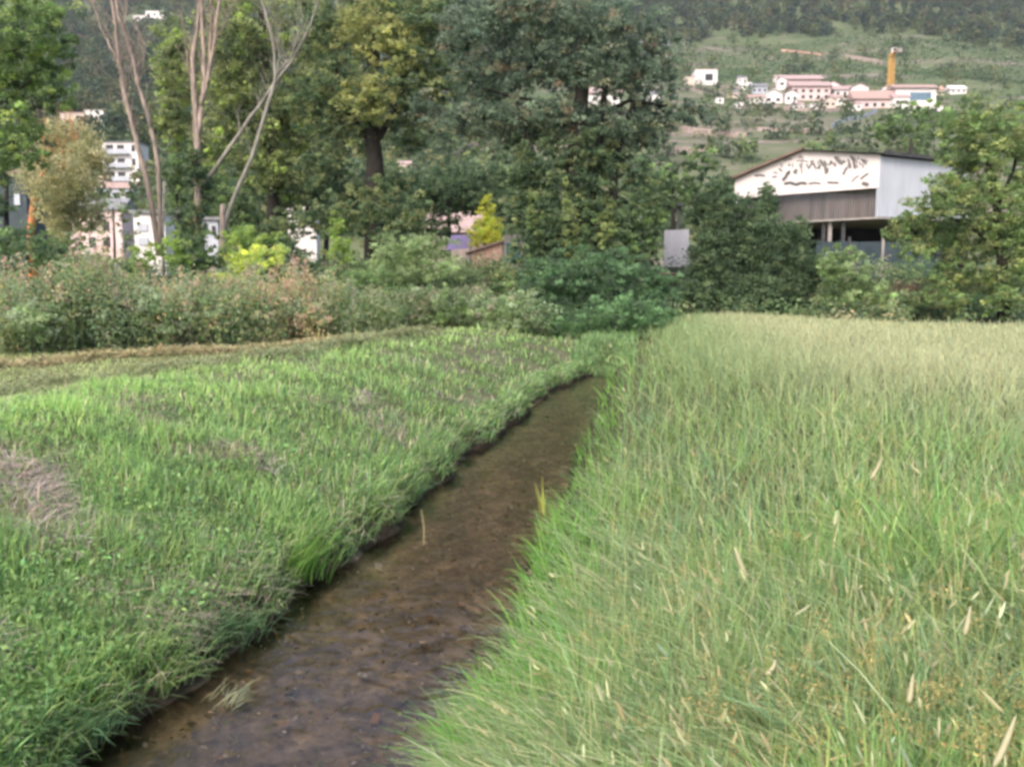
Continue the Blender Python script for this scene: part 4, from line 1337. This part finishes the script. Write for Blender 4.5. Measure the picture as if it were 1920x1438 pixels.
PINKP, TANP, REDP, GRYP = (.40, .28, .23), (.40, .32, .22), (.36, .22, .18), (.30, .28, .23)
weeds("grey-green weed clump with pink plumes at the picture edge", 10, 20.5, 170, 160, GREYW, PINKP, 1, 30)
weeds("dense dark-leaved weed clump beside the pink-plumed one at the picture edge", 130, 21.5, 150, 150, GREYW + DK, TANP, 2, 20)
weeds("weed clump topped by tall tan-pink plumes", 175, 22.5, 110, 175, GREYW, PINKP, 3, 44)
weeds("bluish grey weed clump between tan plumes and brown ones", 235, 22.2, 120, 125, GREYW + DK[:1], GRYP, 4, 25)
weeds("faded brown weed clump with few plumes below lime shrub", 320, 23, 130, 125, GREYW + ROSEW[:1], TANP, 5, 30)
weeds("pale straw-tipped weed clump under the arching bramble", 405, 24, 130, 115, GREYW, TANP, 6, 50)
weeds("rusty pink weed clump next to the red one", 480, 25, 110, 125, ROSEW + GREYW, PINKP, 7, 36)
weeds("bright reddish weed clump, the reddest of the row", 565, 26, 100, 130, ROSEW, REDP, 8, 34)
weeds("dull grey weed clump past the red one", 640, 27, 100, 100, GREYW, GRYP, 9, 30)
weeds("short green weed clump in front of the bright leafy mound", 700, 28, 90, 80, GREYW + MIDG, None, 10)


shrub("rounded tangled grey-green bush before the pink-plumed weeds", 75, 20.3, [(60, 600, 60, 44), (110, 615, 50, 36)], GREYW + PALEG, .09, 2.6)
shrub("low rounded dusty bush between tan-plumed and brown weeds", 275, 21.8, [(265, 585, 55, 44), (310, 600, 40, 34), (230, 610, 40, 28)], GREYW + MIDG[:1], .09, 2.6)
shrub("rounded mid-green bush under the straw-tipped weeds", 375, 23, [(370, 590, 50, 40), (415, 600, 40, 32)], MIDG + GREYW, .09, 2.6)
shrub("tangled dusty-pink bush below the reddest weeds", 530, 24.6, [(520, 580, 52, 36), (570, 590, 46, 32), (480, 595, 40, 26)], GREYW + ROSEW, .09, 2.6)


def undergrowth():
    mb = MB()
    n = 900
    y = R.uniform(30, 47, n)
    x = R.uniform(-26, 31, n)
    ok = y > np.interp(x, [-26, -12, -4, 2, 6, 31], [24, 28, 31, 32, 35.5, 37])
    x, y = x[ok], y[ok]
    z = Hnear(x, y)
    for k in range(len(x)):
        nl = 90
        rr = R.uniform(.5, 1.1)
        pos = np.array([x[k], y[k], z[k] + rr * .5]) + rdir(nl) * np.array([rr, rr, rr * .9]) * (R.random(nl) ** .5)[:, None]
        base = np.array([[.045, .07, .03], [.06, .09, .035], [.09, .11, .045], [.035, .055, .03], [.13, .12, .07]][R.choice(5, p=[.3, .25, .15, .22, .08])]) * R.uniform(.8, 1.25)
        leaves(mb, pos, R.uniform(.12, .26, nl), vary(base, nl, .2, .1), .5)
    tag(mb.build("undergrowth", "leaf"), kind="stuff")
    # leafy weeds filling behind the front clumps
    mb = MB()
    t = R.random(5200)
    xs, ys = -16 + 15 * t, 20.8 + 9 * t + R.uniform(.3, 3.4, len(t))
    zs = Hnear(xs, ys) + 1.7 * R.random(len(t)) ** .8 * (1 - .25 * t)
    idx = np.repeat(np.arange(len(t)), 7)
    pos = np.stack([xs, ys, zs], 1)[idx] + R.normal(0, .1, (len(idx), 3))
    base = np.array([[.055, .075, .035], [.09, .105, .055], [.13, .125, .08], [.17, .13, .095]])[R.choice(4, len(t), p=[.4, .35, .17, .08])]
    leaves(mb, pos, R.uniform(.08, .17, len(idx)), base[idx] * vary((1, 1, 1), len(idx), .2, .1), .4, aspect=.45)
    tag(mb.build("meadow_edge_weeds", "leaf"), kind="stuff")


undergrowth()


# ------------------------------------------------------------------ grass
def fan(n, dmin, dmax, half=42, power=1.0):
    """Roots thrown over the ground around the viewer, thinner with distance."""
    th = np.radians(R.uniform(-half, half, n))
    v = R.random(n) ** power
    dd = 1 / (1 / dmax + (1 / dmin - 1 / dmax) * v)
    return dd * np.sin(th), dd * np.cos(th), dd


def right_field():
    mb = MB()

    def place(n, dmin, pw, lo=.08):
        x, y, d = fan(n, dmin, 36, 44, pw)
        uR = x - right_edge(y)
        ok = (uR > lo) & (y > .5)
        return x[ok], y[ok], d[ok], uR[ok], ok.sum()

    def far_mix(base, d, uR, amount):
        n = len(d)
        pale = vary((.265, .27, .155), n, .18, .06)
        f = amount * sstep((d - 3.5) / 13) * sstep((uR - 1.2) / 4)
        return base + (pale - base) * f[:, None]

    # leafy undergrowth of broad arching blades
    x, y, d, uR, n = place(150000, 1.1, 1.0)
    k1, k2, k3 = clump_noise(x, y, .28, 9), clump_noise(x, y, .8, 2), clump_noise(x, y, .16, 4)
    bank = uR < .7
    ln = R.uniform(.18, .5, n) * (.45 + .5 * k2 + .5 * k1) * (.8 + .4 * k3)
    ln = np.where(bank, ln * .75, ln) * (1 + .35 * sstep((d - 10) / 10))
    base = np.where((k2 > .52)[:, None], vary((.12, .20, .06), n, .32, .14), vary((.125, .18, .085), n, .32, .12))
    base = np.where((R.random(n) < .14)[:, None], vary((.17, .21, .06), n, .2, .1), base)
    base = np.where((R.random(n) < .05)[:, None], vary((.32, .29, .17), n, .2, .06), base)
    base = np.where(bank[:, None], vary((.11, .235, .04), n, .18, .1), base)
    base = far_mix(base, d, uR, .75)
    th0 = np.abs(R.normal(.18, .16, n))
    az = np.where(bank & (R.random(n) < .6), np.pi + R.normal(0, .6, n), R.uniform(0, 6.28, n))
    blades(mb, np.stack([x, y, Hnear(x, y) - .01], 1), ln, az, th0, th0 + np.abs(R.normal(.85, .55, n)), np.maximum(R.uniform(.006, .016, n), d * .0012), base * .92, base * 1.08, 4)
    # thin culms standing above
    x, y, d, uR, n = place(45000, 1.3, .9, .5)
    k2 = clump_noise(x, y, .6, 6)
    keep = R.random(n) < .25 + .9 * k2
    x, y, d, uR = x[keep], y[keep], d[keep], uR[keep]
    n = len(x)
    ln = R.normal(.44, .09, n) * (.72 + .4 * k2[keep])
    base = np.where((R.random(n) < .30)[:, None], vary((.27, .27, .14), n, .2, .08), vary((.13, .205, .075), n, .22, .1))
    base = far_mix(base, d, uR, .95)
    th0 = np.abs(R.normal(.14, .14, n))
    blades(mb, np.stack([x, y, Hnear(x, y)], 1), ln, R.uniform(0, 6.28, n), th0, th0 + np.abs(R.normal(.45, .35, n)), np.maximum(R.uniform(.003, .0055, n), d * .0009), base, base * 1.1, 4, .3)
    # stems combed over towards the ditch
    x, y, d, uR, n = place(70000, 1.5, 1.0, .4)
    k2 = clump_noise(x, y, .9, 11)
    keep = R.random(n) < np.exp(-np.clip(uR - .9, 0, 9) / 1.5) * (.35 + .9 * k2)
    x, y, d, uR = x[keep], y[keep], d[keep], uR[keep]
    n = len(x)
    az = np.pi + .35 * wob(x, y, 1.1) + R.normal(0, .28, n) - .1
    base = np.where((R.random(n) < .28)[:, None], vary((.28, .28, .16), n, .2, .06), vary((.15, .21, .095), n, .22, .08))
    th0 = R.uniform(.35, 1.0, n)
    blades(mb, np.stack([x, y, Hnear(x, y) + .03 + .1 * R.random(n)], 1), R.uniform(.25, .55, n), az, th0, th0 + R.uniform(.5, 1.1, n), np.maximum(R.uniform(.004, .009, n), d * .001), base * .9, base * 1.12, 4, .3)
    # the hazy fine heads of the far field
    n = 110000
    th = np.radians(R.uniform(-8, 42, n))
    dd = 6 + 30 * R.random(n) ** .62
    x, y, d = dd * np.sin(th), dd * np.cos(th), dd
    uR = x - right_edge(y)
    ok = (uR > 1.0) & (y < 36.5) & (R.random(n) < sstep((dd - 6) / 9) * sstep((uR - .5) / 2.2))
    x, y, d, uR = x[ok], y[ok], d[ok], uR[ok]
    n = len(x)
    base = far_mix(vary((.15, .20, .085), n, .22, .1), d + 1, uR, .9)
    th0 = np.abs(R.normal(.15, .15, n))
    blades(mb, np.stack([x, y, Hnear(x, y) + .12], 1), R.normal(.30, .07, n), np.where(R.random(n) < .4, np.pi, R.uniform(0, 6.28, n)), th0, th0 + np.abs(R.normal(.8, .5, n)), np.maximum(.006, d * .00075), base, base * 1.12, 3, .5)
    tag(mb.build("tall_grass", "grass"), kind="stuff")

    # seed heads: foxtail spikes and orange sedge tufts, carried on thin stalks
    mb = MB()
    n = 5600
    x, y, d = fan(n, 1.35, 34, 42, .62)
    uR = x - right_edge(y)
    ok = (uR > .5) & (y > .7)
    x, y, d, uR = x[ok], y[ok], d[ok], uR[ok]
    n = len(x)
    edge = np.exp(-np.clip(uR - .4, 0, 9) / 1.2)
    ln = R.normal(.46, .09, n) * (.75 + .25 * sstep((uR - .5) / 1))
    az = np.where(R.random(n) < .7 * edge, np.pi + R.normal(0, .6, n), R.uniform(0, 6.28, n))
    th0 = np.abs(R.normal(.1, .1, n)) + .2 * edge
    th1 = th0 + np.abs(R.normal(.22, .25, n)) + .7 * edge
    c = vary((.20, .22, .08), n, .2, .1)
    tip, tt = blades(mb, np.stack([x, y, Hnear(x, y)], 1), ln, az, th0, th1, np.maximum(.003, d * .0007), c, c, 4, .6)
    dirn = np.stack([np.sin(tt) * np.cos(az), np.sin(tt) * np.sin(az), np.cos(tt)], 1)
    near = d < 9
    fox = R.random(n) < np.where(clump_noise(x, y, .5, 21) > .66, .3, .9)
    # spikes: six-sided spindles
    i = np.where(fox)[0]
    L_ = R.uniform(.025, .08, len(i)) * np.where(d[i] > 8, 1.2, 1)
    rad = np.maximum(R.uniform(.003, .0058, len(i)), d[i] * .0007)
    a = np.cross(dirn[i], (.3, .2, 1.0))
    a /= np.linalg.norm(a, axis=1)[:, None]
    b = np.cross(dirn[i], a)
    prof = [(0, .35), (.2, .95), (.55, 1.0), (.85, .6), (1, .12)]
    V_ = []
    for t, r in prof:
        for q in range(6):
            an = q * math.pi / 3
            V_.append(tip[i] + dirn[i] * (t * L_)[:, None] + (a * math.cos(an) + b * math.sin(an)) * (rad * r)[:, None])
    v = np.stack(V_, 1)
    m = len(prof) * 6
    f = []
    for s in range(len(prof) - 1):
        for q in range(6):
            f.append([s * 6 + q, s * 6 + (q + 1) % 6, (s + 1) * 6 + (q + 1) % 6, (s + 1) * 6 + q])
    f = (np.arange(len(i)) * m)[:, None, None] + np.array(f)[None]
    cc = vary((.26, .265, .155), len(i), .28, .1)
    mb.add(v.reshape(-1, 3), f.reshape(-1, 4), c=np.repeat(cc, m, axis=0))
    # sedge tufts
    j = np.where(~fox)[0]
    per = 30
    idx = np.repeat(j, per)
    pos = tip[idx] + rdir(len(idx)) * (R.random(len(idx)) ** .6 * .045)[:, None]
    leaves(mb, pos, np.maximum(R.uniform(.008, .016, len(idx)), d[idx] * .0014), vary((.29, .235, .10), len(idx), .25, .1), .2, aspect=.35)
    tag(mb.build("seed_heads_in_grass", "dry"), kind="stuff")


def left_bank():
    mb = MB()
    n = 620000
    x, y, d = fan(n, 1.8, 34, 62, 1.0)
    uL = left_edge(y) - x
    ok = (uL > .1) & (y > .8) & ((y < 30) | (x > -4))
    ok |= (y > 25.2) & (y < 31) & (x - right_edge(y) < .4) & (x > -4)
    ok &= y < np.interp(x, [-30, -13, -4, 3], [20, 21, 29, 33])
    x, y, d, uL = x[ok], y[ok], d[ok], np.maximum(uL[ok], .05)
    mown = sstep((uL - 4.3) / 1.2)
    bare = clump_noise(x, y, .9, 5) * .6 + clump_noise(x, y, .33, 3) * .4
    slope = (uL < 4.8)
    keep = R.random(len(x)) < np.where(slope, np.clip(.35 + 2.2 * (.80 - bare), .35, 1), .95)
    x, y, d, uL, mown, bare = x[keep], y[keep], d[keep], uL[keep], mown[keep], bare[keep]
    n = len(x)
    z = Hnear(x, y)
    cn = clump_noise(x, y, .45, 1)
    ln = (R.uniform(.06, .15, n) + .18 * cn ** 3) * (1 - .55 * mown)
    ln *= 1 + 1.6 * np.exp(-uL / .35) * R.random(n)
    az = R.uniform(0, 6.28, n)
    az = np.where(R.random(n) < .35, -.4 + R.normal(0, .6, n), az)
    th0 = np.abs(R.normal(.15, .15, n))
    th1 = th0 + np.abs(R.normal(.6, .4, n))
    over = (uL < .45) & (R.random(n) < .75)
    az = np.where(over, R.normal(-.2, .5, n), az)
    th1 = np.where(over, th0 + R.uniform(.6, 2.2, n), th1)
    wd = np.maximum(R.uniform(.005, .011, n), d * .0014)
    green = vary((.125, .195, .05), n, .24, .14)
    fresh = vary((.175, .275, .065), n, .18, .1)  # sunlit tone of the upper slope, given as blade colour
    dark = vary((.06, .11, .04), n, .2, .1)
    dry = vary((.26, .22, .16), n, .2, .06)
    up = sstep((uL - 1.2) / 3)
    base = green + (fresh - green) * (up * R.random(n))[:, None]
    base = np.where((R.random(n) < .35 * (1 - up))[:, None], dark, base)  # shading towards the foot of the slope painted as darker blades
    isdry = R.random(n) < .04 + .12 * sstep((2.4 - uL) / 2) * sstep((clump_noise(x, y, .5, 13) - .45) / .2) + .22 * sstep((bare - .6) / .14) + .33 * mown * clump_noise(x, y, 1.6, 4)
    base = np.where(isdry[:, None], dry, base)
    pale = vary((.21, .235, .10), n, .15, .08)
    base = base + (pale - base) * (mown * .65)[:, None]
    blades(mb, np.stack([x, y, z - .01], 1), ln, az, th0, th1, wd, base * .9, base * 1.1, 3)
    # rank grass where the ditch peters out
    n = 9000
    x, y = R.uniform(1.2, 4.8, n), R.uniform(24.4, 31.5, n)
    ok = (x > left_edge(y) - .8) & (x < right_edge(y) + .7)
    x, y = x[ok], y[ok]
    n = len(x)
    c = vary((.08, .13, .045), n, .3, .12)
    th0 = np.abs(R.normal(.15, .15, n))
    blades(mb, np.stack([x, y, Hnear(x, y) - .02], 1), R.uniform(.12, .4, n) * (.5 + .8 * clump_noise(x, y, .5)), R.uniform(0, 6.28, n), th0, th0 + R.uniform(.2, 1.3, n), R.uniform(.02, .045, n), c * .9, c * 1.1, 3)
    # grass hanging over the cut edge all along the ditch
    n = 14000
    y = 2 + 24 * R.random(n) ** .9
    u = .12 + .5 * R.random(n) ** 1.2
    x = left_edge(y) - u
    k = clump_noise(x, y, .35, 17)
    c = np.where((R.random(n) < .12)[:, None], vary((.24, .21, .15), n, .2, .06), vary((.085, .145, .045), n, .28, .14))
    th0 = np.abs(R.normal(.35, .25, n))
    blades(mb, np.stack([x, y, Hnear(x, y) - .01], 1), R.uniform(.06, .2, n) * (.4 + .8 * k), R.normal(-.2, .9, n), th0, th0 + R.uniform(.4, 1.8, n), np.maximum(R.uniform(.005, .012, n), y * .0014), c * .9, c * 1.1, 3)
    # small leafy herbs, each a low dome of leaves
    nh = 14000
    x, y, d = fan(nh, 2.0, 24, 60, .95)
    uL = left_edge(y) - x
    ok = (uL > .1) & (uL < 4.9) & (y > 1)
    x, y, d = x[ok], y[ok], d[ok]
    per = 34
    idx = np.repeat(np.arange(len(x)), per)
    hr = R.uniform(.05, .13, len(x)) * (1 + d / 25)
    o = rdir(len(idx)) * (hr[idx] * R.random(len(idx)) ** .5)[:, None]
    o[:, 2] = np.abs(o[:, 2]) * R.uniform(.7, 1.5, len(x))[idx] + .03
    hc = np.array([[.075, .14, .035], [.06, .11, .035], [.105, .165, .042], [.075, .125, .055], [.13, .15, .07]])[R.choice(5, len(x), p=[.3, .25, .2, .15, .1])] * np.exp(R.normal(0, .18, len(x)))[:, None]
    base3 = np.stack([x, y, Hnear(x, y)], 1)
    leaves(mb, base3[idx] + o, np.maximum(R.uniform(.018, .045, len(idx)), d[idx] * .0022), hc[idx] * vary((1, 1, 1), len(idx), .18, .08), .7)
    # broad-leaved herbs among the blades
    nh = 50000
    x, y, d = fan(nh, 2.8, 28, 44, .8)
    uL = left_edge(y) - x
    ok = (uL > .2) & (uL < 4.6) & (clump_noise(x, y, .6, 8) > .42)
    x, y, d = x[ok], y[ok], d[ok]
    pos = np.stack([x, y, Hnear(x, y) + R.uniform(.03, .20, len(x))], 1)
    leaves(mb, pos, np.maximum(R.uniform(.02, .065, len(x)), d * .002), vary((.085, .15, .04), len(x), .22, .12), .8)
    tag(mb.build("bank_grass", "bank"), kind="stuff")

    # dead cut stems lying on the bank and in swathes on the mown meadow
    mb = MB()
    n = 34000
    x, y, d = fan(n, 2.8, 30, 44, .8)
    uL = left_edge(y) - x
    patch = clump_noise(x, y, .9, 5) * .6 + clump_noise(x, y, .33, 3) * .4
    ok = (uL > .15) & (uL < 5.2) & (patch > np.where(uL < 2.2, .52, .60)) & (y > .8)
    x, y, d, uL = x[ok], y[ok], d[ok], uL[ok]
    n = len(x)
    c = vary((.27, .225, .18), n, .22, .06)
    az = -.5 + R.normal(0, .7, n)
    blades(mb, np.stack([x, y, Hnear(x, y) + R.uniform(.015, .08, n)], 1), R.uniform(.12, .34, n), az, R.normal(1.45, .12, n), R.normal(1.6, .12, n), np.maximum(R.uniform(.003, .007, n), d * .001), c, c, 3, .4)
    # swathes
    for (pts, wid, hgt, cnt, col) in (([(-8.6, 7.6), (-6.9, 11.2), (-5.0, 15.2), (-3.5, 20.5), (-2.4, 25)], .75, .22, 15000, (.20, .22, .115)),
                                      ([(-4.5, 7.2), (-4.0, 6.7), (-3.4, 6.1), (-2.9, 5.7)], .2, .07, 3600, (.34, .285, .245)),
                                      ([(-2.8, 8.9), (-2.2, 8.4)], .1, .03, 260, (.34, .285, .25)),
                                      ([(-2.6, 13.4), (-2.2, 12.4)], .10, .02, 220, (.34, .285, .25)),
                                      ([(-3.6, 4.9), (-2.9, 4.5)], .16, .06, 900, (.30, .255, .23)),
                                      ([(-13, 14), (-10, 17.3), (-6.8, 21), (-4.4, 25)], .9, .14, 9000, (.31, .27, .15))):
        pts = np.array(pts)
        t = R.random(cnt) * (len(pts) - 1)
        k = np.minimum(t.astype(int), len(pts) - 2)
        q = pts[k] + (pts[k + 1] - pts[k]) * (t - k)[:, None]
        off = R.normal(0, .5, cnt)
        x, y = q[:, 0] + off * wid + .2 * np.sin(q[:, 1] * 2), q[:, 1] + off * wid * .4
        h = hgt * np.exp(-off ** 2) * (.6 + .6 * clump_noise(x, y, .8, 6))
        c = vary(col, cnt, .22, .08)
        dd = np.hypot(x, y)
        blades(mb, np.stack([x, y, Hnear(x, y) + h * R.random(cnt)], 1), R.uniform(.12, .32, cnt), R.uniform(0, 6.28, cnt), R.normal(1.2, .35, cnt), R.normal(1.75, .3, cnt), np.maximum(.006, dd * .0011), c, c, 3, .4)
    tag(mb.build("cut_hay", "dry"), kind="stuff")


def ditch_bits():
    # stones, rotten leaves and litter on the bed
    mb = MB()
    n = 9000
    y = 1.8 + 22 * R.random(n) ** 1.7
    t = R.random(n)
    x = left_edge(y) + (right_edge(y) - left_edge(y)) * t
    pos = np.stack([x, y, np.full(n, -.905) + R.uniform(-.02, .035, n)], 1)
    cs = np.array([[.17, .125, .075], [.22, .19, .15], [.11, .085, .055], [.13, .125, .05], [.30, .26, .23], [.20, .125, .065]])
    leaves(mb, pos, R.uniform(.012, .045, n) * np.exp(R.normal(0, .4, n)), 1.9 * cs[R.choice(6, n, p=[.28, .12, .25, .15, .07, .13])] * vary((1, 1, 1), n, .3, .1), 1.2, .12, .6)
    tag(mb.build("bed_litter", "dry"), kind="stuff")
    # stones along the foot of the bank
    def tuft(name, label, cat, loc, n, ln, az0, spread, c, wd=.012, th=(.15, 1.0), mat="grass", group=None):
        m = MB()
        P0 = np.array(loc) + R.normal(0, 1, (n, 3)) * (spread, spread, .01)
        cc = vary(c, n, .2, .1)
        az = R.uniform(0, 6.28, n) if az0 is None else az0 + R.normal(0, .5, n)
        blades(m, P0, ln * R.uniform(.6, 1.2, n), az, np.abs(R.normal(th[0], .12, n)), R.normal(th[1], .3, n), np.full(n, wd), cc * .85, cc, 4)
        o = m.build(name, mat, loc=loc)
        tag(o, label, cat, group)

    a = P(425, 1345, 4.95)
    tuft("grass_tuft", "pale dead grass tuft stranded in the shallow water", "grass tuft", (a[0], a[1], -.87), 45, .2, .9, .05, (.19, .20, .12), .008, (1.0, 1.6), "dry")
    a = P(1018, 960, 9.3)
    tuft("reed_tuft", "lone yellow-green reed standing up out of the ditch", "reed", (a[0], a[1], -.9), 9, .42, None, .025, (.24, .26, .06), .018, (.05, .35))
    for px, py, dd, s, lab in ((510, 1080, 7.0, .10, "long-leaved bright grass tuft overhanging the dark water edge"), (1000, 880, 10.8, .08, "small grass tuft on the far water edge")):
        xx = left_edge(dd) - .12
        if px > 900:
            continue
        tuft("grass_tuft", lab, "grass tuft", (xx, dd, gz(xx, dd)), 120, .5, -.2, s, (.10, .19, .04), .014)
    for yy, lab, c in ((5.6, "dull blue-green grass tuft hanging at the lower water edge", (.075, .13, .06)), (4.3, "dark drooping grass tuft at the lower picture corner of the bank", (.07, .125, .055)), (9.6, "dark wet grass tuft under the bank halfway along the ditch", (.065, .12, .045))):
        xx = left_edge(yy) - .14
        tuft("grass_tuft", lab, "grass tuft", (xx, yy, gz(xx, yy)), 110, .42, -.3, .12, c, .012, (.3, 1.5))
    # sticks
    for (x0, y0, dd, x1, y1, d1, lab, c) in ((795, 1030, 8.2, 790, 955, 8.2, "thin dead stalk standing at the water edge", (.22, .19, .11)), (523, 1220, 6.1, 505, 1165, 6.2, "short orange-brown twig sticking out above the water", (.26, .16, .07)), (850, 1345, 4.7, 940, 1300, 4.9, "pale twig lying across the wet stones", (.34, .29, .2))):
        a, b = P(x0, y0, dd), P(x1, y1, d1)
        m = MB().tube([a, (a + b) / 2 + (.015, 0, .02), b], [.011, .009, .005], 6, c)
        tag(m.build("dead_stalk" if "stalk" in lab else "twig", "dry", loc=a), lab, "stick")
    # stone in the lower corner
    a = P(70, 1430, 4.9)
    xx, yy = left_edge(4.2) - .35, 4.2


def foxtails():
    """The few seed stalks that stand out one by one in the near grass."""
    for (x0, y0, x1, y1, d, lab) in (
            (1378, 1025, 1402, 1082, 2.9, "drooping tan foxtail bent over a dark green hollow in the field"),
            (1655, 855, 1632, 898, 4.0, "slanting pale foxtail standing highest up the green field"),
            (1820, 1135, 1808, 1190, 2.7, "upright pale foxtail amid greens below the straw-yellow field"),
            (1712, 1262, 1704, 1318, 2.3, "stout upright pale foxtail above a short bent straw head"),
            (1905, 1340, 1862, 1438, 1.9, "thick tan foxtail slanting at the picture corner"),
            (1570, 955, 1564, 985, 3.6, "short pinkish-tan foxtail in the middle of the green field"),
            (1455, 1235, 1438, 1262, 2.3, "small pale foxtail on a long bare stalk")):
        a, b = P(x1, y1, d), P(x0, y0, d + .02)
        droop = "drooping" in lab
        if droop:
            a, b = b, a
        gx, gy = a[0] + R.normal(0, .06), a[1] + R.normal(0, .06)
        g = np.array([gx, gy, gz(gx, gy)])
        root = thing("foxtail", lab, "grass stalk", g, "foxtail stalks standing out of the field")
        top = a + np.array([0, 0, .04 if droop else 0])
        st = [g, g + (top - g) * .5 + R.normal(0, .012, 3), top] + ([a + (b - a) * .1] if droop else [])
        MB().tube(st, np.linspace(.0028, .0016, len(st)), 5, (.16, .21, .09)).build("stem", "grass", root)
        L_ = np.linalg.norm(b - a)
        m = MB()
        q = [a + (b - a) * t + np.array([0, 0, -.012 * math.sin(t * 3.1)]) for t in np.linspace(0, 1, 8)]
        m.tube(q, np.array([.35, .85, 1, 1, .95, .8, .55, .15]) * min(.008, L_ * .13), 7, (.32, .30, .19), .1)
        m.build("seed_head", "dry", root, smooth=True)


right_field()
left_bank()
foxtails()
ditch_bits()


# ------------------------------------------------------------------ the air between here and the far slope
def haze():
    m, t, N, L = new_mat("haze")
    out = N("ShaderNodeOutputMaterial")
    v = N("ShaderNodeVolumePrincipled")
    v.inputs["Color"].default_value = (.86, .91, 1.0, 1)
    v.inputs["Density"].default_value = .00014
    v.inputs["Anisotropy"].default_value = .2
    L(v.outputs[0], out.inputs["Volume"])
    M["haze"] = m
    o = MB().box((0, 730, 300), (2300, 1600, 640)).build("haze", "haze")
    tag(o, kind="stuff")


haze()
